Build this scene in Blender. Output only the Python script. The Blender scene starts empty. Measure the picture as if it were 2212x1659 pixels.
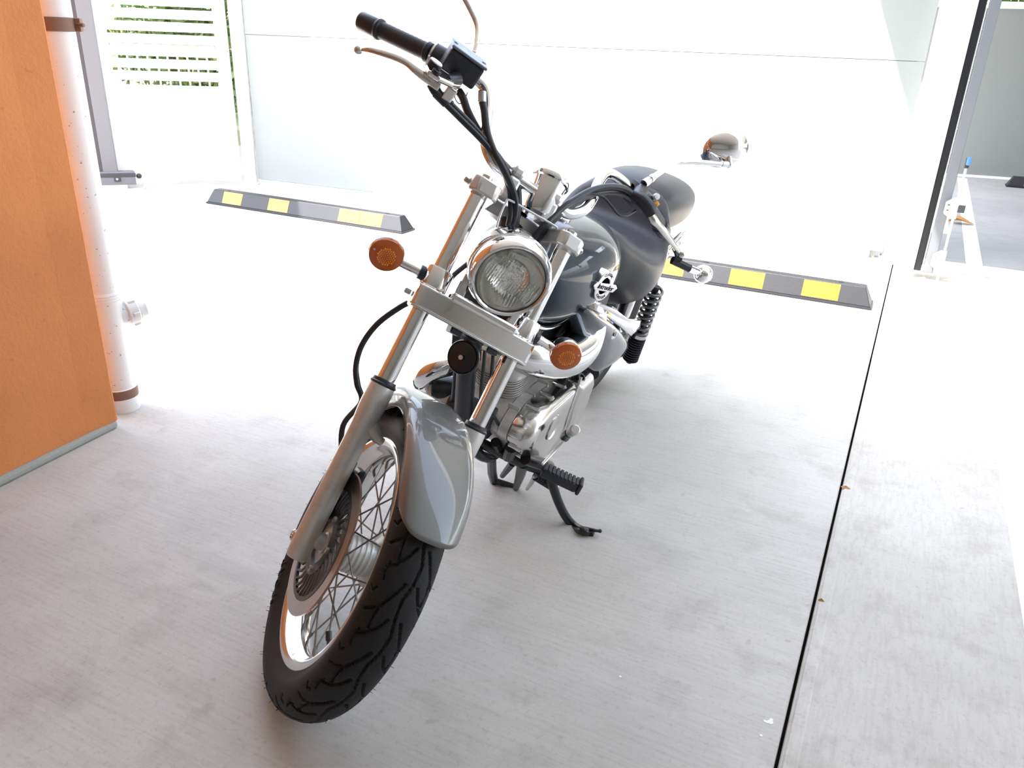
import bpy, bmesh, math, random
import numpy as np
from mathutils import Vector, Matrix
random.seed(7); rng = np.random.default_rng(7)
S = bpy.context.scene
COL = bpy.context.collection

# ------------------------------------------------------------------ camera
FPX, CX, CY, CAMZ = 1703.03, 1106.0, 829.5, 1.1239
CAMR = Matrix(((0.8926452, -0.2081341, 0.3998308), (0.449402, 0.3421322, -0.8252172), (0.0349609, 0.916311, 0.3989385)))
cd = bpy.data.cameras.new('camera'); cam = bpy.data.objects.new('camera', cd); COL.objects.link(cam)
cam.matrix_world = Matrix.Translation((0, 0, CAMZ)) @ CAMR.to_4x4()
cd.sensor_fit = 'HORIZONTAL'; cd.sensor_width = 36.0; cd.lens = FPX / 2212 * 36.0; cd.clip_start = .02; cd.clip_end = 200
S.camera = cam
# ------------------------------------------------------------------ sky, sun, exposure
SUNV = Vector((.47, .52, -1.0)).normalized()          # direction in which sunlight travels
w = bpy.data.worlds.new('world'); S.world = w; w.use_nodes = True
nt = w.node_tree; bg = nt.nodes['Background']
sky = nt.nodes.new('ShaderNodeTexSky'); sky.sky_type = 'NISHITA'; sky.sun_disc = False
sky.sun_elevation = math.asin(-SUNV.z); sky.sun_rotation = math.atan2(-SUNV.x, -SUNV.y)
sky.air_density = 1.0; sky.dust_density = 2.0; sky.ozone_density = 1.0
hs_ = nt.nodes.new('ShaderNodeHueSaturation'); hs_.inputs['Saturation'].default_value = .55; nt.links.new(sky.outputs[0], hs_.inputs['Color']); nt.links.new(hs_.outputs[0], bg.inputs[0]); bg.inputs[1].default_value = .36
sd = bpy.data.lights.new('sun', 'SUN'); sd.energy = 5.4; sd.angle = math.radians(.6); sd.color = (1, .95, .87)
so = bpy.data.objects.new('sun', sd); COL.objects.link(so); so.rotation_euler = SUNV.to_track_quat('-Z', 'Y').to_euler(); so.location = (-4, -5, 9)
S.view_settings.view_transform = 'Standard'; S.view_settings.look = 'None'; S.view_settings.gamma = 1
S.view_settings.use_curve_mapping = False; S.view_settings.exposure = 1.9

# ------------------------------------------------------------------ frames (world = bay frame; bike frame; fork frame)
BIKE_T = Vector((-0.9090, 2.4315, 0.0))
YAW, LEAN, PITCH, STEER = -1.5397, 0.243695, 0.017905, 0.704887
BIKE_R = Matrix.Rotation(YAW, 3, 'Z') @ Matrix.Rotation(-LEAN, 3, 'X') @ Matrix.Rotation(PITCH, 3, 'Y')
RAKE = math.radians(34); OFF = .0528
SV = Vector((-math.sin(RAKE), 0, math.cos(RAKE))); AV = Vector((math.cos(RAKE), 0, math.sin(RAKE)))
AXLE = Vector((1.485, 0, .302)); Q0 = AXLE - OFF * AV
STR = Matrix.Rotation(STEER, 3, SV)
def F(s, a, y):
    "fork frame (along the fork from the axle, forward, left) -> bike frame"
    return Q0 + STR @ (s * SV + (a + OFF) * AV + Vector((0, y, 0)))
def FD(s, a, y): return (STR @ (s * SV + a * AV + Vector((0, y, 0)))).normalized()
_ray = lambda u, v: CAMR @ Vector(((u - CX) / FPX, -(v - CY) / FPX, -1.0))
def bpt(u, v, **k):
    C = BIKE_R.transposed() @ (Vector((0, 0, CAMZ)) - BIKE_T); D = BIKE_R.transposed() @ _ray(u, v)
    (ax, val), = k.items(); i = 'xyz'.index(ax); return C + D * ((val - C[i]) / D[i])
def fco(p):
    v = STR.transposed() @ (p - Q0); return Vector((v.dot(SV), v.dot(AV) - OFF, v.y))
def fpt(u, v, **k):
    C = fco(BIKE_R.transposed() @ (Vector((0, 0, CAMZ)) - BIKE_T)); C2 = fco(BIKE_R.transposed() @ (Vector((0, 0, CAMZ)) + _ray(u, v) - BIKE_T)); D = C2 - C
    (ax, val), = k.items(); i = 'say'.index(ax); q = C + D * ((val - C[i]) / D[i]); return F(*q)

# ------------------------------------------------------------------ mesh building
def catmull(pts, n=8, closed=False):
    P = [Vector(p) for p in pts]; out = []; m = len(P)
    for i in range(m if closed else m - 1):
        p1, p2 = P[i], P[(i + 1) % m]
        p0 = P[i - 1] if (i > 0 or closed) else p1 * 2 - p2
        p3 = P[(i + 2) % m] if (i + 2 < m or closed) else p2 * 2 - p1
        for k in range(n):
            t = k / n; out.append(.5 * ((2 * p1) + (p2 - p0) * t + (2 * p0 - 5 * p1 + 4 * p2 - p3) * t * t + (3 * p1 - p0 - 3 * p2 + p3) * t ** 3))
    if not closed: out.append(P[-1].copy())
    return out
def basis(ax):
    ax = Vector(ax).normalized(); h = Vector((0, 0, 1)) if abs(ax.z) < .9 else Vector((1, 0, 0))
    x = ax.cross(h).normalized(); return x, ax.cross(x).normalized(), ax
class MB:
    def __init__(s): s.v = []; s.f = []
    def add(s, v, f):
        o = len(s.v); s.v += [tuple(p) for p in v]; s.f += [tuple(i + o for i in q) for q in f]; return s
    def grid(s, rings, closed=True, cap=True):
        n = len(rings[0]); m = len(rings); f = []
        for i in range(m - 1):
            for j in range(n if closed else n - 1):
                k = (j + 1) % n; f.append((i * n + j, i * n + k, (i + 1) * n + k, (i + 1) * n + j))
        if cap and closed: f.append(tuple(reversed(range(n)))); f.append(tuple((m - 1) * n + j for j in range(n)))
        return s.add([p for r in rings for p in r], f)
    def box(s, c, size, R=None, t=None):
        R = R or Matrix.Identity(3); c = Vector(c); v = []
        for x in (-.5, .5):
            for y in (-.5, .5):
                for z in (-.5, .5): v.append(c + R @ Vector((x * size[0], y * size[1], z * size[2])))
        return s.add(v, [(0, 1, 3, 2), (4, 6, 7, 5), (0, 4, 5, 1), (2, 3, 7, 6), (0, 2, 6, 4), (1, 5, 7, 3)])
    def fbox(s, s0, s1, a0, a1, y0, y1):
        v = [F(x, y, z) for x in (s0, s1) for y in (a0, a1) for z in (y0, y1)]
        return s.add(v, [(0, 1, 3, 2), (4, 6, 7, 5), (0, 4, 5, 1), (2, 3, 7, 6), (0, 2, 6, 4), (1, 5, 7, 3)])
    def tube(s, path, r, n=12, cap=True, smooth=0, closed=False, flat=None):
        if smooth: 
            m0 = len(path); path2 = catmull(path, smooth, closed)
            if isinstance(r, (list, tuple)):
                r = [float(np.interp(i / (len(path2) - 1) * (m0 - 1), range(m0), r)) for i in range(len(path2))]
            path = path2
        P = [Vector(p) for p in path]; m = len(P); R = r if isinstance(r, (list, tuple)) else [r] * m
        rings = []; x = None
        for i in range(m):
            a = P[(i - 1) % m] if (i or closed) else P[0]; b = P[(i + 1) % m] if (i < m - 1 or closed) else P[-1]
            t = (b - a); t = t.normalized() if t.length > 1e-9 else Vector((0, 0, 1))
            if x is None: x = basis(t)[0]
            else:
                x = x - t * x.dot(t); x = x.normalized() if x.length > 1e-9 else basis(t)[0]
            y = t.cross(x)
            if flat:                                             # flat = (direction, thickness ratio)
                fd = (flat[0] - t * flat[0].dot(t)).normalized(); gd = t.cross(fd)
                rings.append([P[i] + (fd * math.cos(k * 2 * math.pi / n) * flat[1] + gd * math.sin(k * 2 * math.pi / n)) * R[i] for k in range(n)])
            else: rings.append([P[i] + (x * math.cos(k * 2 * math.pi / n) + y * math.sin(k * 2 * math.pi / n)) * R[i] for k in range(n)])
        if closed: rings.append(rings[0]); cap = False
        return s.grid(rings, True, cap)
    def lathe(s, o, ax, prof, n=32, cap=False, sx=1, xd=None):
        o = Vector(o); x, y, z = basis(ax)
        if xd is not None: x = (Vector(xd) - z * Vector(xd).dot(z)).normalized(); y = z.cross(x)
        rings = [[o + z * h + (x * math.cos(k * 2 * math.pi / n) * sx + y * math.sin(k * 2 * math.pi / n)) * r for k in range(n)] for r, h in prof]
        return s.grid(rings, True, cap)
    def cyl(s, a, b, r, n=16, r2=None):
        a = Vector(a); b = Vector(b); L = (b - a).length
        return s.lathe(a, b - a, [(r, 0), (r if r2 is None else r2, L)], n, True)
    def sphere(s, c, r, n=16, sc=(1, 1, 1)):
        c = Vector(c); m = n // 2
        rings = [[c + Vector((math.cos(k * 2 * math.pi / n) * math.sin(j * math.pi / m) * sc[0], math.sin(k * 2 * math.pi / n) * math.sin(j * math.pi / m) * sc[1], math.cos(j * math.pi / m) * sc[2])) * r for k in range(n)] for j in range(m + 1)]
        return s.grid(rings, True, False)
    def prism(s, poly, off):
        off = Vector(off); n = len(poly); P = [Vector(p) for p in poly]
        f = [(i, (i + 1) % n, n + (i + 1) % n, n + i) for i in range(n)] + [tuple(reversed(range(n))), tuple(range(n, 2 * n))]
        return s.add(P + [p + off for p in P], f)
    def build(s, name, mat, parent=None, smooth=35, bev=0, seg=2, solid=0, label=None):
        me = bpy.data.meshes.new(name); me.from_pydata(s.v, [], s.f); me.update()
        bm = bmesh.new(); bm.from_mesh(me); bmesh.ops.remove_doubles(bm, verts=bm.verts, dist=1e-6); bmesh.ops.recalc_face_normals(bm, faces=bm.faces); bm.to_mesh(me); bm.free()
        me.materials.append(mat); o = bpy.data.objects.new(name, me); COL.objects.link(o)
        if smooth:
            me.shade_smooth(); me.set_sharp_from_angle(angle=math.radians(smooth))
        if solid:
            m = o.modifiers.new('solid', 'SOLIDIFY'); m.thickness = solid; m.offset = 0
        if bev:
            m = o.modifiers.new('bevel', 'BEVEL'); m.width = bev; m.segments = seg; m.limit_method = 'ANGLE'; m.angle_limit = math.radians(40); m.harden_normals = False
        if parent: o.parent = parent
        if label: o['label'] = label
        return o
def tag(o, label, cat, group=None):
    o['label'] = label; o['category'] = cat
    if group: o['group'] = group
    return o
def struct(o, label=None, cat=None):
    o['kind'] = 'structure'
    if label: o['label'] = label
    if cat: o['category'] = cat
    return o
def empty(name, loc=(0, 0, 0)):
    o = bpy.data.objects.new(name, None); o.empty_display_size = .1; COL.objects.link(o); o.location = loc; return o
def share(src, name, parent, M=None):
    o = bpy.data.objects.new(name, src.data); COL.objects.link(o); o.parent = parent
    if M is not None: o.matrix_local = M
    return o
def text_mesh(txt, size, extrude=0.0, align='CENTER', shear=0, space=1):
    c = bpy.data.curves.new('t', 'FONT'); c.body = txt; c.size = size; c.extrude = extrude; c.align_x = align; c.align_y = 'CENTER'; c.shear = shear; c.space_character = space; c.resolution_u = 2
    o = bpy.data.objects.new('t', c); COL.objects.link(o); dg = bpy.context.evaluated_depsgraph_get(); dg.update()
    me = bpy.data.meshes.new_from_object(o.evaluated_get(dg)); V = [v.co.copy() for v in me.vertices]; Fc = [tuple(p.vertices) for p in me.polygons]
    bpy.data.objects.remove(o); bpy.data.curves.remove(c); bpy.data.meshes.remove(me); return V, Fc

# ------------------------------------------------------------------ materials
def mat(name, col, rough=.5, metal=0, **k):
    m = bpy.data.materials.new(name); m.use_nodes = True; b = m.node_tree.nodes['Principled BSDF']
    b.inputs['Base Color'].default_value = (*col, 1); b.inputs['Roughness'].default_value = rough; b.inputs['Metallic'].default_value = metal
    for kk, v in k.items():
        if kk in b.inputs: b.inputs[kk].default_value = v
    return m
def nodes(m): return m.node_tree.nodes, m.node_tree.links, m.node_tree.nodes['Principled BSDF']
def coord(m, scale=(1, 1, 1), rot=0):
    N, L, b = nodes(m); tc = N.new('ShaderNodeTexCoord'); mp = N.new('ShaderNodeMapping'); mp.inputs['Scale'].default_value = scale; mp.inputs['Rotation'].default_value = (0, 0, rot)
    L.new(tc.outputs['Object'], mp.inputs[0]); return mp.outputs[0]
def noise(m, vec, scale, detail=4, rough=.55):
    N, L, b = nodes(m); n = N.new('ShaderNodeTexNoise'); n.inputs['Scale'].default_value = scale; n.inputs['Detail'].default_value = detail; n.inputs['Roughness'].default_value = rough
    L.new(vec, n.inputs['Vector']); return n.outputs['Fac']
def ramp(m, fac, stops):
    N, L, b = nodes(m); r = N.new('ShaderNodeValToRGB'); e = r.color_ramp.elements
    while len(e) < len(stops): e.new(.5)
    for i, (p, c) in enumerate(stops): e[i].position = p; e[i].color = (*c, 1) if len(c) == 3 else c
    L.new(fac, r.inputs[0]); return r.outputs['Color']
def mix(m, a, b_, fac, mode='MIX'):
    N, L, b = nodes(m); x = N.new('ShaderNodeMix'); x.data_type = 'RGBA'; x.blend_type = mode
    for sock, val in ((x.inputs['A'], a), (x.inputs['B'], b_), (x.inputs['Factor'], fac)):
        if hasattr(val, 'links'): L.new(val, sock)
        elif isinstance(val, (int, float)): sock.default_value = val
        else: sock.default_value = (*val, 1)
    return x.outputs['Result']
def bump(m, h, strength=.3, dist=.002):
    N, L, b = nodes(m); p = N.new('ShaderNodeBump'); p.inputs['Strength'].default_value = strength; p.inputs['Distance'].default_value = dist
    L.new(h, p.inputs['Height']); L.new(p.outputs[0], b.inputs['Normal'])
def base(m, c): N, L, b = nodes(m); L.new(c, b.inputs['Base Color'])
def rgh(m, fac, lo, hi):
    N, L, b = nodes(m); r = N.new('ShaderNodeMapRange'); r.inputs['To Min'].default_value = lo; r.inputs['To Max'].default_value = hi; L.new(fac, r.inputs[0]); L.new(r.outputs[0], b.inputs['Roughness'])

M = {}
def concrete(name, c1, c2, stain, streak, seed, rough=.75):
    m = mat(name, c1, rough)
    v = coord(m); vs = coord(m, streak); v2 = coord(m, (1, 1, 1), seed)
    big = noise(m, v2, 1.3, 5, .6); mid = noise(m, v, 7, 6, .65); fine = noise(m, v, 90, 5, .7); st = noise(m, vs, 14, 5, .7)
    c = mix(m, c1, c2, ramp(m, big, [(.40, (0, 0, 0)), (.62, (1, 1, 1))]))
    c = mix(m, c, stain, ramp(m, mid, [(.52, (0, 0, 0)), (.74, (.75, .75, .75))]))
    c = mix(m, c, ramp(m, st, [(.30, (.62, .61, .59)), (.55, (1, 1, 1))]), .32, 'MULTIPLY')
    c = mix(m, c, ramp(m, fine, [(.30, (.55, .53, .5)), (.46, (1, 1, 1))]), .38, 'MULTIPLY')
    spot = noise(m, v, 22, 3, .5); c = mix(m, c, (.34, .31, .26), ramp(m, spot, [(.70, (0, 0, 0)), (.76, (.45, .45, .45))]))
    wv = coord(m, (.55, 1.9, 1), seed * .13); tm = noise(m, wv, 1.9, 4, .6); c = mix(m, c, (.30, .285, .265), ramp(m, tm, [(.60, (0, 0, 0)), (.76, (.42, .42, .42))]))
    bs = noise(m, coord(m, (1, 1, 1), seed + 1), 5.5, 7, .72); c = mix(m, c, (.36, .31, .24), ramp(m, bs, [(.63, (0, 0, 0)), (.70, (.40, .40, .40))]))
    base(m, c); bump(m, mix(m, fine, st, .5), .35, .0015); return m
M['concrete'] = concrete('brushed_concrete', (.60, .585, .545), (.50, .485, .45), (.42, .405, .37), (.5, 9, 1), .7)
M['concrete2'] = concrete('mottled_concrete', (.60, .58, .535), (.50, .48, .435), (.40, .375, .33), (7, 1, 1), 2.1)
M['concrete3'] = concrete('shaded_concrete', (.33, .335, .345), (.28, .285, .295), (.25, .25, .25), (1, 5, 1), 1.1)  # darker copy of the floor concrete; bay shade put into the colour
M['dark_joint'] = mat('joint_filler', (.16, .13, .10), .9)
M['line'] = mat('road_paint', (.86, .86, .85), .55); bump(M['line'], noise(M['line'], coord(M['line']), 80), .2, .001)
def render_wall(name, col, dark, sc=60):
    m = mat(name, col, .8); v = coord(m); n = noise(m, v, sc, 6, .7); b_ = noise(m, v, 3, 4)
    c = mix(m, col, dark, ramp(m, b_, [(.4, (0, 0, 0)), (.75, (.6, .6, .6))]))
    sp = noise(m, v, 35, 2); c = mix(m, c, dark, ramp(m, sp, [(.70, (0, 0, 0)), (.76, (.7, .7, .7))]))
    base(m, c); bump(m, n, .6, .004); return m
M['orange'] = render_wall('orange_render', (.68, .245, .075), (.55, .185, .055))
M['greywall'] = mat('grey_panel', (.228, .248, .245), .6); bump(M['greywall'], noise(M['greywall'], coord(M['greywall']), 120), .08, .001)
M['greywall2'] = mat('grey_wall_paint', (.22, .235, .235), .6)
M['darkgrout'] = mat('seam_backing', (.22, .23, .23), .9)
M['cove'] = mat('cement_fillet', (.36, .37, .34), .85); bump(M['cove'], noise(M['cove'], coord(M['cove']), 60), .5, .004)
M['ceil'] = mat('soffit_paint', (.66, .65, .62), .8)
M['inner'] = mat('garage_wall', (.62, .60, .565), .8)
pw = M['pvc'] = mat('white_pipe_paint', (.80, .79, .77), .45)
_v = coord(pw); _s = noise(pw, _v, 70, 2); base(pw, mix(pw, (.80, .79, .77), (.30, .22, .15), ramp(pw, _s, [(.69, (0, 0, 0)), (.73, (.8, .8, .8))])))
M['rust'] = mat('rusted_band', (.25, .15, .11), .7, .4)
M['white'] = mat('white_powdercoat', (.85, .85, .83), .4)
M['steel_grey'] = mat('grey_powdercoat', (.125, .135, .15), .45)
M['steel_dark'] = mat('charcoal_powdercoat', (.030, .033, .042), .45)
M['zinc'] = mat('galvanised_wire', (.62, .63, .64), .35, .9)
M['nylon'] = mat('translucent_nylon', (.72, .70, .62), .4)
M['blue'] = mat('blue_plastic', (.05, .16, .5), .4)
M['rubberblk'] = mat('recycled_rubber', (.016, .017, .022), .45, 0, **{'Specular IOR Level': .35}); bump(M['rubberblk'], noise(M['rubberblk'], coord(M['rubberblk']), 150), .3, .001)
M['yellow'] = mat('yellow_reflector', (.85, .42, .012), .35)
M['leafdry'] = mat('dry_leaf', (.42, .21, .06), .6)
M['asphalt'] = mat('ground', (.30, .34, .18), .9)
# motorcycle
M['chrome'] = mat('chrome', (.82, .82, .83), .05, 1)
M['chrome2'] = mat('satin_chrome', (.70, .70, .69), .16, 1)
al = M['alu'] = mat('cast_aluminium', (.62, .61, .585), .34, .40); _v = coord(al); _n = noise(al, _v, 45, 5, .7)
base(al, mix(al, (.64, .63, .605), (.42, .40, .37), ramp(al, _n, [(.52, (0, 0, 0)), (.85, (.8, .8, .8))]))); bump(al, noise(al, _v, 220), .12, .0006)
M['alu_pol'] = mat('polished_aluminium', (.70, .69, .67), .17, 1)
M['silverpaint'] = mat('silver_clamp', (.62, .61, .60), .33, .7)
pt = M['paint'] = mat('slate_metallic', (.045, .055, .072), .45, .15, **{'Coat Weight': 1.0, 'Coat IOR': 1.25, 'Coat Roughness': .015, 'Specular IOR Level': .2})
_v = coord(pt); _n = noise(pt, _v, 900, 1); base(pt, mix(pt, (.018, .025, .038), (.038, .048, .066), _n))
pg = M['paint_lit'] = mat('slate_metallic_lit', (.16, .162, .156), .42, .30, **{'Coat Weight': 1.0, 'Coat Roughness': .015, 'Specular IOR Level': .2})  # slate paint lightened for the fender; bright floor reflection put into the colour
M['black'] = mat('black_paint', (.012, .013, .017), .32)
M['plastic'] = mat('black_plastic', (.020, .022, .030), .38); bump(M['plastic'], noise(M['plastic'], coord(M['plastic']), 400), .15, .0004)
M['hose'] = mat('black_hose', (.018, .019, .025), .33)
M['grip'] = mat('grip_rubber', (.020, .022, .032), .5)
st_ = M['seat'] = mat('black_vinyl', (.030, .031, .039), .42, 0, **{'Specular IOR Level': .4}); bump(st_, noise(st_, coord(st_), 350, 3), .25, .0006)
M['amber'] = mat('amber_lens', (.80, .17, .015), .12, 0, **{'Transmission Weight': .45, 'IOR': 1.45, 'Coat Weight': .5, 'Coat Roughness': .05})
M['amberin'] = mat('amber_prism', (.95, .30, .02), .25)
M['glass'] = mat('clear_glass', (.97, .98, .97), .02, 0, **{'Transmission Weight': 1.0, 'IOR': 1.45})
M['mirror'] = mat('mirror', (.9, .9, .9), .01, 1)
M['reflector'] = mat('reflector', (.86, .87, .86), .12, 1)
ty = M['tyre'] = mat('tyre_rubber', (.030, .030, .033), .60, 0, **{'Specular IOR Level': .32}); _v = coord(ty); _n = noise(ty, _v, 500, 4, .8); base(ty, mix(ty, (.010, .010, .012), (.022, .021, .021), ramp(ty, _n, [(.45, (0, 0, 0)), (.75, (1, 1, 1))]))); bump(ty, _n, .25, .0006)
M['letter'] = mat('moulded_lettering', (.006, .006, .007), .4)
M['disc'] = mat('brake_disc_steel', (.52, .47, .44), .28, 1)
M['carrier'] = mat('dark_disc_carrier', (.10, .095, .09), .4, .7)
M['spoke'] = mat('spoke_steel', (.30, .29, .28), .35, 1)
M['spring_steel'] = mat('dark_spring_steel', (.20, .20, .205), .32, .8)
M['red'] = mat('red_button', (.45, .03, .02), .4)
M['orangebtn'] = mat('orange_button', (.75, .33, .05), .4)
M['print'] = mat('black_print', (.008, .008, .008), .5)
M['redlens'] = mat('red_lens', (.5, .02, .02), .12)
M['lid'] = mat('painted_lid', (.16, .18, .23), .35, .3)
M['leaf'] = mat('green_leaf', (.10, .17, .045), .55); _v = coord(M['leaf']); base(M['leaf'], ramp(M['leaf'], noise(M['leaf'], _v, 6), [(.3, (.05, .11, .04)), (.55, (.15, .22, .06)), (.75, (.32, .34, .13))]))
M['bark'] = mat('bark', (.12, .085, .06), .9)
M['hazewood'] = mat('pale_railing', (.55, .53, .50), .6)

# ================================================================== SETTING
# floor: a screed under two slabs, the joint between them, the painted lines
JX = 0.0
fb = MB().box((-1.0, 1.0, -.30), (30, 32, .30)).build('floor', M['dark_joint'], smooth=0); struct(fb, 'pale concrete garage floor')
def slab(name, x0, x1, y0, y1, m, b=.004):
    return MB().box(((x0 + x1) / 2, (y0 + y1) / 2, -.075), (x1 - x0, y1 - y0, .15)).build(name, m, fb, 0, bev=b)
slab('concrete_slab', -16, JX - .003, -15, 17, M['concrete'])
slab('concrete_slab', JX + .003, 14, -15, 5.355, M['concrete2'], .006)
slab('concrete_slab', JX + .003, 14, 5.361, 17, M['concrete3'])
# raised, worn lip along the joint
MB().add([(JX + .008, -6, .0005), (JX + .034, -6, .0005), (JX + .034, 4.05, .0005), (JX + .008, 4.05, .0005), (JX + .011, -6, .004), (JX + .030, -6, .0025), (JX + .030, 4.05, .0025), (JX + .011, 4.05, .004)],
         [(0, 1, 5, 4), (1, 2, 6, 5), (2, 3, 7, 6), (3, 0, 4, 7), (4, 5, 6, 7)]).build('joint_lip', M['concrete2'], fb, 0)
def line(x0, y0, x1, y1, w_):
    a = Vector((x0, y0, 0)); b = Vector((x1, y1, 0)); d = (b - a).normalized(); n = Vector((d.y, -d.x, 0)) * w_
    MB().prism([a + Vector((0, 0, .0002)), b + Vector((0, 0, .0002)), b + n + Vector((0, 0, .0002)), a + n + Vector((0, 0, .0002))], (0, 0, .0018)).build('painted_line', M['line'], fb, 0)
line(.425, .6, .392, 4.62, .079)
line(.385, 4.72, .402, 9.41, .088)
line(.385, 4.62, 6.0, 4.66, -.10)
line(-4.79, 2.6, -4.845, 4.55, .075)

# orange wall and its cement fillet
MB().prism([(-2.008, 1.406, .022), (-2.008, 1.30, .012), (-1.985, 1.0, .012), (-1.89, -5.0, .012), (-2.30, -5.0, .012), (-2.30, 1.406, .022)], (0, 0, 2.60)).build('wall_left', M['orange'], smooth=0, bev=.006)
wl = bpy.data.objects['wall_left']; struct(wl, 'orange rendered garage wall')
MB().prism([(-2.006, 1.402, 0), (-1.972, 1.0, 0), (-1.875, -5.0, 0), (-2.28, -5.0, 0), (-2.28, 1.402, 0)], (0, 0, .024)).build('baseboard_left', M['cove'], smooth=0, bev=.008); struct(bpy.data.objects['baseboard_left'], 'grey cement fillet under the orange wall')
# undercroft soffit and the wings that frame the light well
struct(MB().box((2.85, -1.75, 2.75), (10.3, 7.2, .26)).build('ceiling', M['ceil'], smooth=0), 'white soffit over the parking bays')
struct(MB().box((-8.76, 5.6, 2.45), (8.0, 6.6, .2)).build('ceiling', M['ceil'], smooth=0), 'soffit of the wing over the pedestrian gate')
struct(MB().box((5.115, 8.05, 2.60), (12.0, 9.4, .2)).build('ceiling', M['ceil'], smooth=0), 'soffit of the wing over the neighbouring bay')

struct(MB().box((2.85, -5.2, 1.31), (10.0, .2, 2.62)).build('wall_front', M['inner'], smooth=0), 'garage wall opposite the courtyard')
struct(MB().box((7.9, -1.65, 1.31), (.2, 6.9, 2.62)).build('wall_side', M['inner'], smooth=0), 'garage wall beyond the neighbouring bays')
# courtyard wall of grey panels with a seam, a white sole channel, white end posts
WA = math.radians(4.0); WD = Vector((math.cos(WA), math.sin(WA), 0)); WN = Vector((math.sin(WA), -math.cos(WA), 0)); W0 = Vector((-4.66, 4.826, 0))
wb = MB(); 
def wallbox(b, t0, t1, d0, d1, z0, z1):
    p = [W0 + WD * t0 - WN * d0, W0 + WD * t1 - WN * d0, W0 + WD * t1 - WN * d1, W0 + WD * t0 - WN * d1]
    return b.prism([q + Vector((0, 0, z0)) for q in p], (0, 0, z1 - z0))
wall = wallbox(MB(), .012, 4.56, .03, .10, .0, 2.0).build('wall_back', M['darkgrout'], smooth=0); struct(wall, 'grey panelled courtyard wall')
for k in range(4):
    for z0, z1 in ((.045, 1.0968), (1.0992, 2.0)):
        wallbox(MB(), k * 1.15 + .0003, (k + 1) * 1.15 - .0003, .012, .03, z0, z1).build('wall_panel', M['greywall'], wall, 0, bev=.001)
wallbox(MB(), .035, 4.53, -.012, .04, .0, .043).build('sole_channel', M['white'], wall, 0, bev=.002)
def fence_post(p, R, h, label, wdt=.075):
    t = empty('fence_post', p); t.rotation_euler = (0, 0, R); tag(t, label, 'post')
    MB().box((0, 0, h / 2 + .006), (wdt, wdt, h)).build('post', M['white'], t, 0, bev=.003)
    MB().box((0, 0, .004), (wdt + .05, wdt + .05, .008)).build('base_plate', M['white'], t, 0, bev=.002)
    for sx in (-1, 1):
        for sy in (-1, 1): MB().lathe((sx * (wdt / 2 + .012), sy * (wdt / 2 + .012), .008), (0, 0, 1), [(.007, 0), (.007, .006), (.004, .006), (.004, .012)], 6, True).build('anchor_bolt', M['zinc'], t, 0)
    return t
p = W0 - WD * .060 + WN * .0; fence_post((p.x, p.y, 0), WA, 2.0, 'white square steel post between slatted gate and grey panel wall')
p = W0 + WD * 4.685; fence_post((p.x, p.y, 0), WA, 2.0, 'white square steel post at far end of the panel wall', .15)

# white pedestrian gate with slots
GA = math.radians(37); GD = Vector((math.cos(GA), math.sin(GA), 0)); GN = Vector((math.sin(GA), -math.cos(GA), 0)); G0 = Vector((-4.765, 4.70, 0))
gt = empty('slatted_gate', tuple(G0)); gt.rotation_euler = (0, 0, GA); tag(gt, 'white metal gate with narrow horizontal slots, hedge behind it', 'gate')
MB().box((.0025, .0, .99), (.085, .05, 1.90)).build('stile', M['white'], gt, 0, bev=.002)
MB().box((-.880, .0, .99), (.19, .05, 1.90)).build('stile', M['white'], gt, 0, bev=.002)
MB().box((-.41, .0, .385), (.75, .03, .69)).build('kick_panel', M['white'], gt, 0, bev=.002)
for k in range(13):
    MB().box((-.41, 0, .7635 + k * .0835 + .031), (.75, .016, .0635)).build('slat', M['white'], gt, 0, bev=.001)
MB().box((-.41, .0, 1.90), (.75, .05, .08)).build('top_rail', M['white'], gt, 0, bev=.002)
MB().cyl((-.06, -.03, 1.0), (-.06, -.06, 1.0), .012).box((-.10, -.06, 1.0), (.10, .012, .018)).build('latch', M['zinc'], gt, 30)

# grey sliding gate frame at left: stile, foot, cover box with bolts, guide
t = empty('sliding_gate', (-5.36, 4.08, 0)); t.rotation_euler = (0, 0, math.radians(48)); tag(t, 'grey steel sliding gate end with charcoal foot box, behind white downpipe', 'gate')
MB().box((-.02, .0, 1.25), (.10, .05, 2.36)).build('stile', M['steel_grey'], t, 0, bev=.004)
MB().box((-.085, .02, 1.25), (.035, .09, 2.36)).build('guide_post', M['steel_dark'], t, 0, bev=.003)
MB().box((-.12, .0, .095), (.52, .075, .06)).build('bottom_rail', M['steel_grey'], t, 0, bev=.01)
cv = MB().box((-.12, -.045, .10), (.54, .012, .028)).build('foot_box', M['steel_dark'], t, 0, bev=.003)
MB().box((-.12, -.043, .060), (.53, .008, .062)).build('cover_plate', M['steel_grey'], cv, 0, bev=.002)
for x in (-.22, .02):
    MB().box((x, -.052, .073), (.045, .006, .038)).build('bolt_pad', M['steel_dark'], cv, 0, bev=.003)
    MB().lathe((x, -.055, .073), (0, -1, 0), [(.008, 0), (.008, .004), (.004, .006)], 10, True).build('bolt', M['chrome2'], cv, 30)
MB().sphere((.17, -.02, .088), .02, 12).build('bump_stop', M['plastic'], t, 40)
MB().prism([(.19, -.05, .002), (.28, -.05, .002), (.28, .06, .002), (.19, .06, .002)], (0, 0, .008)).prism([(.205, -.02, .008), (.26, -.02, .008), (.252, -.02, .05), (.235, -.02, .085), (.21, -.02, .095)], (0, .006, 0)).build('floor_guide', M['nylon'], t, 0, bev=.001)
MB().box((-.10, -.01, .017), (.36, .06, .034)).build('floor_track', M['white'], t, 0, bev=.004)

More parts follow.
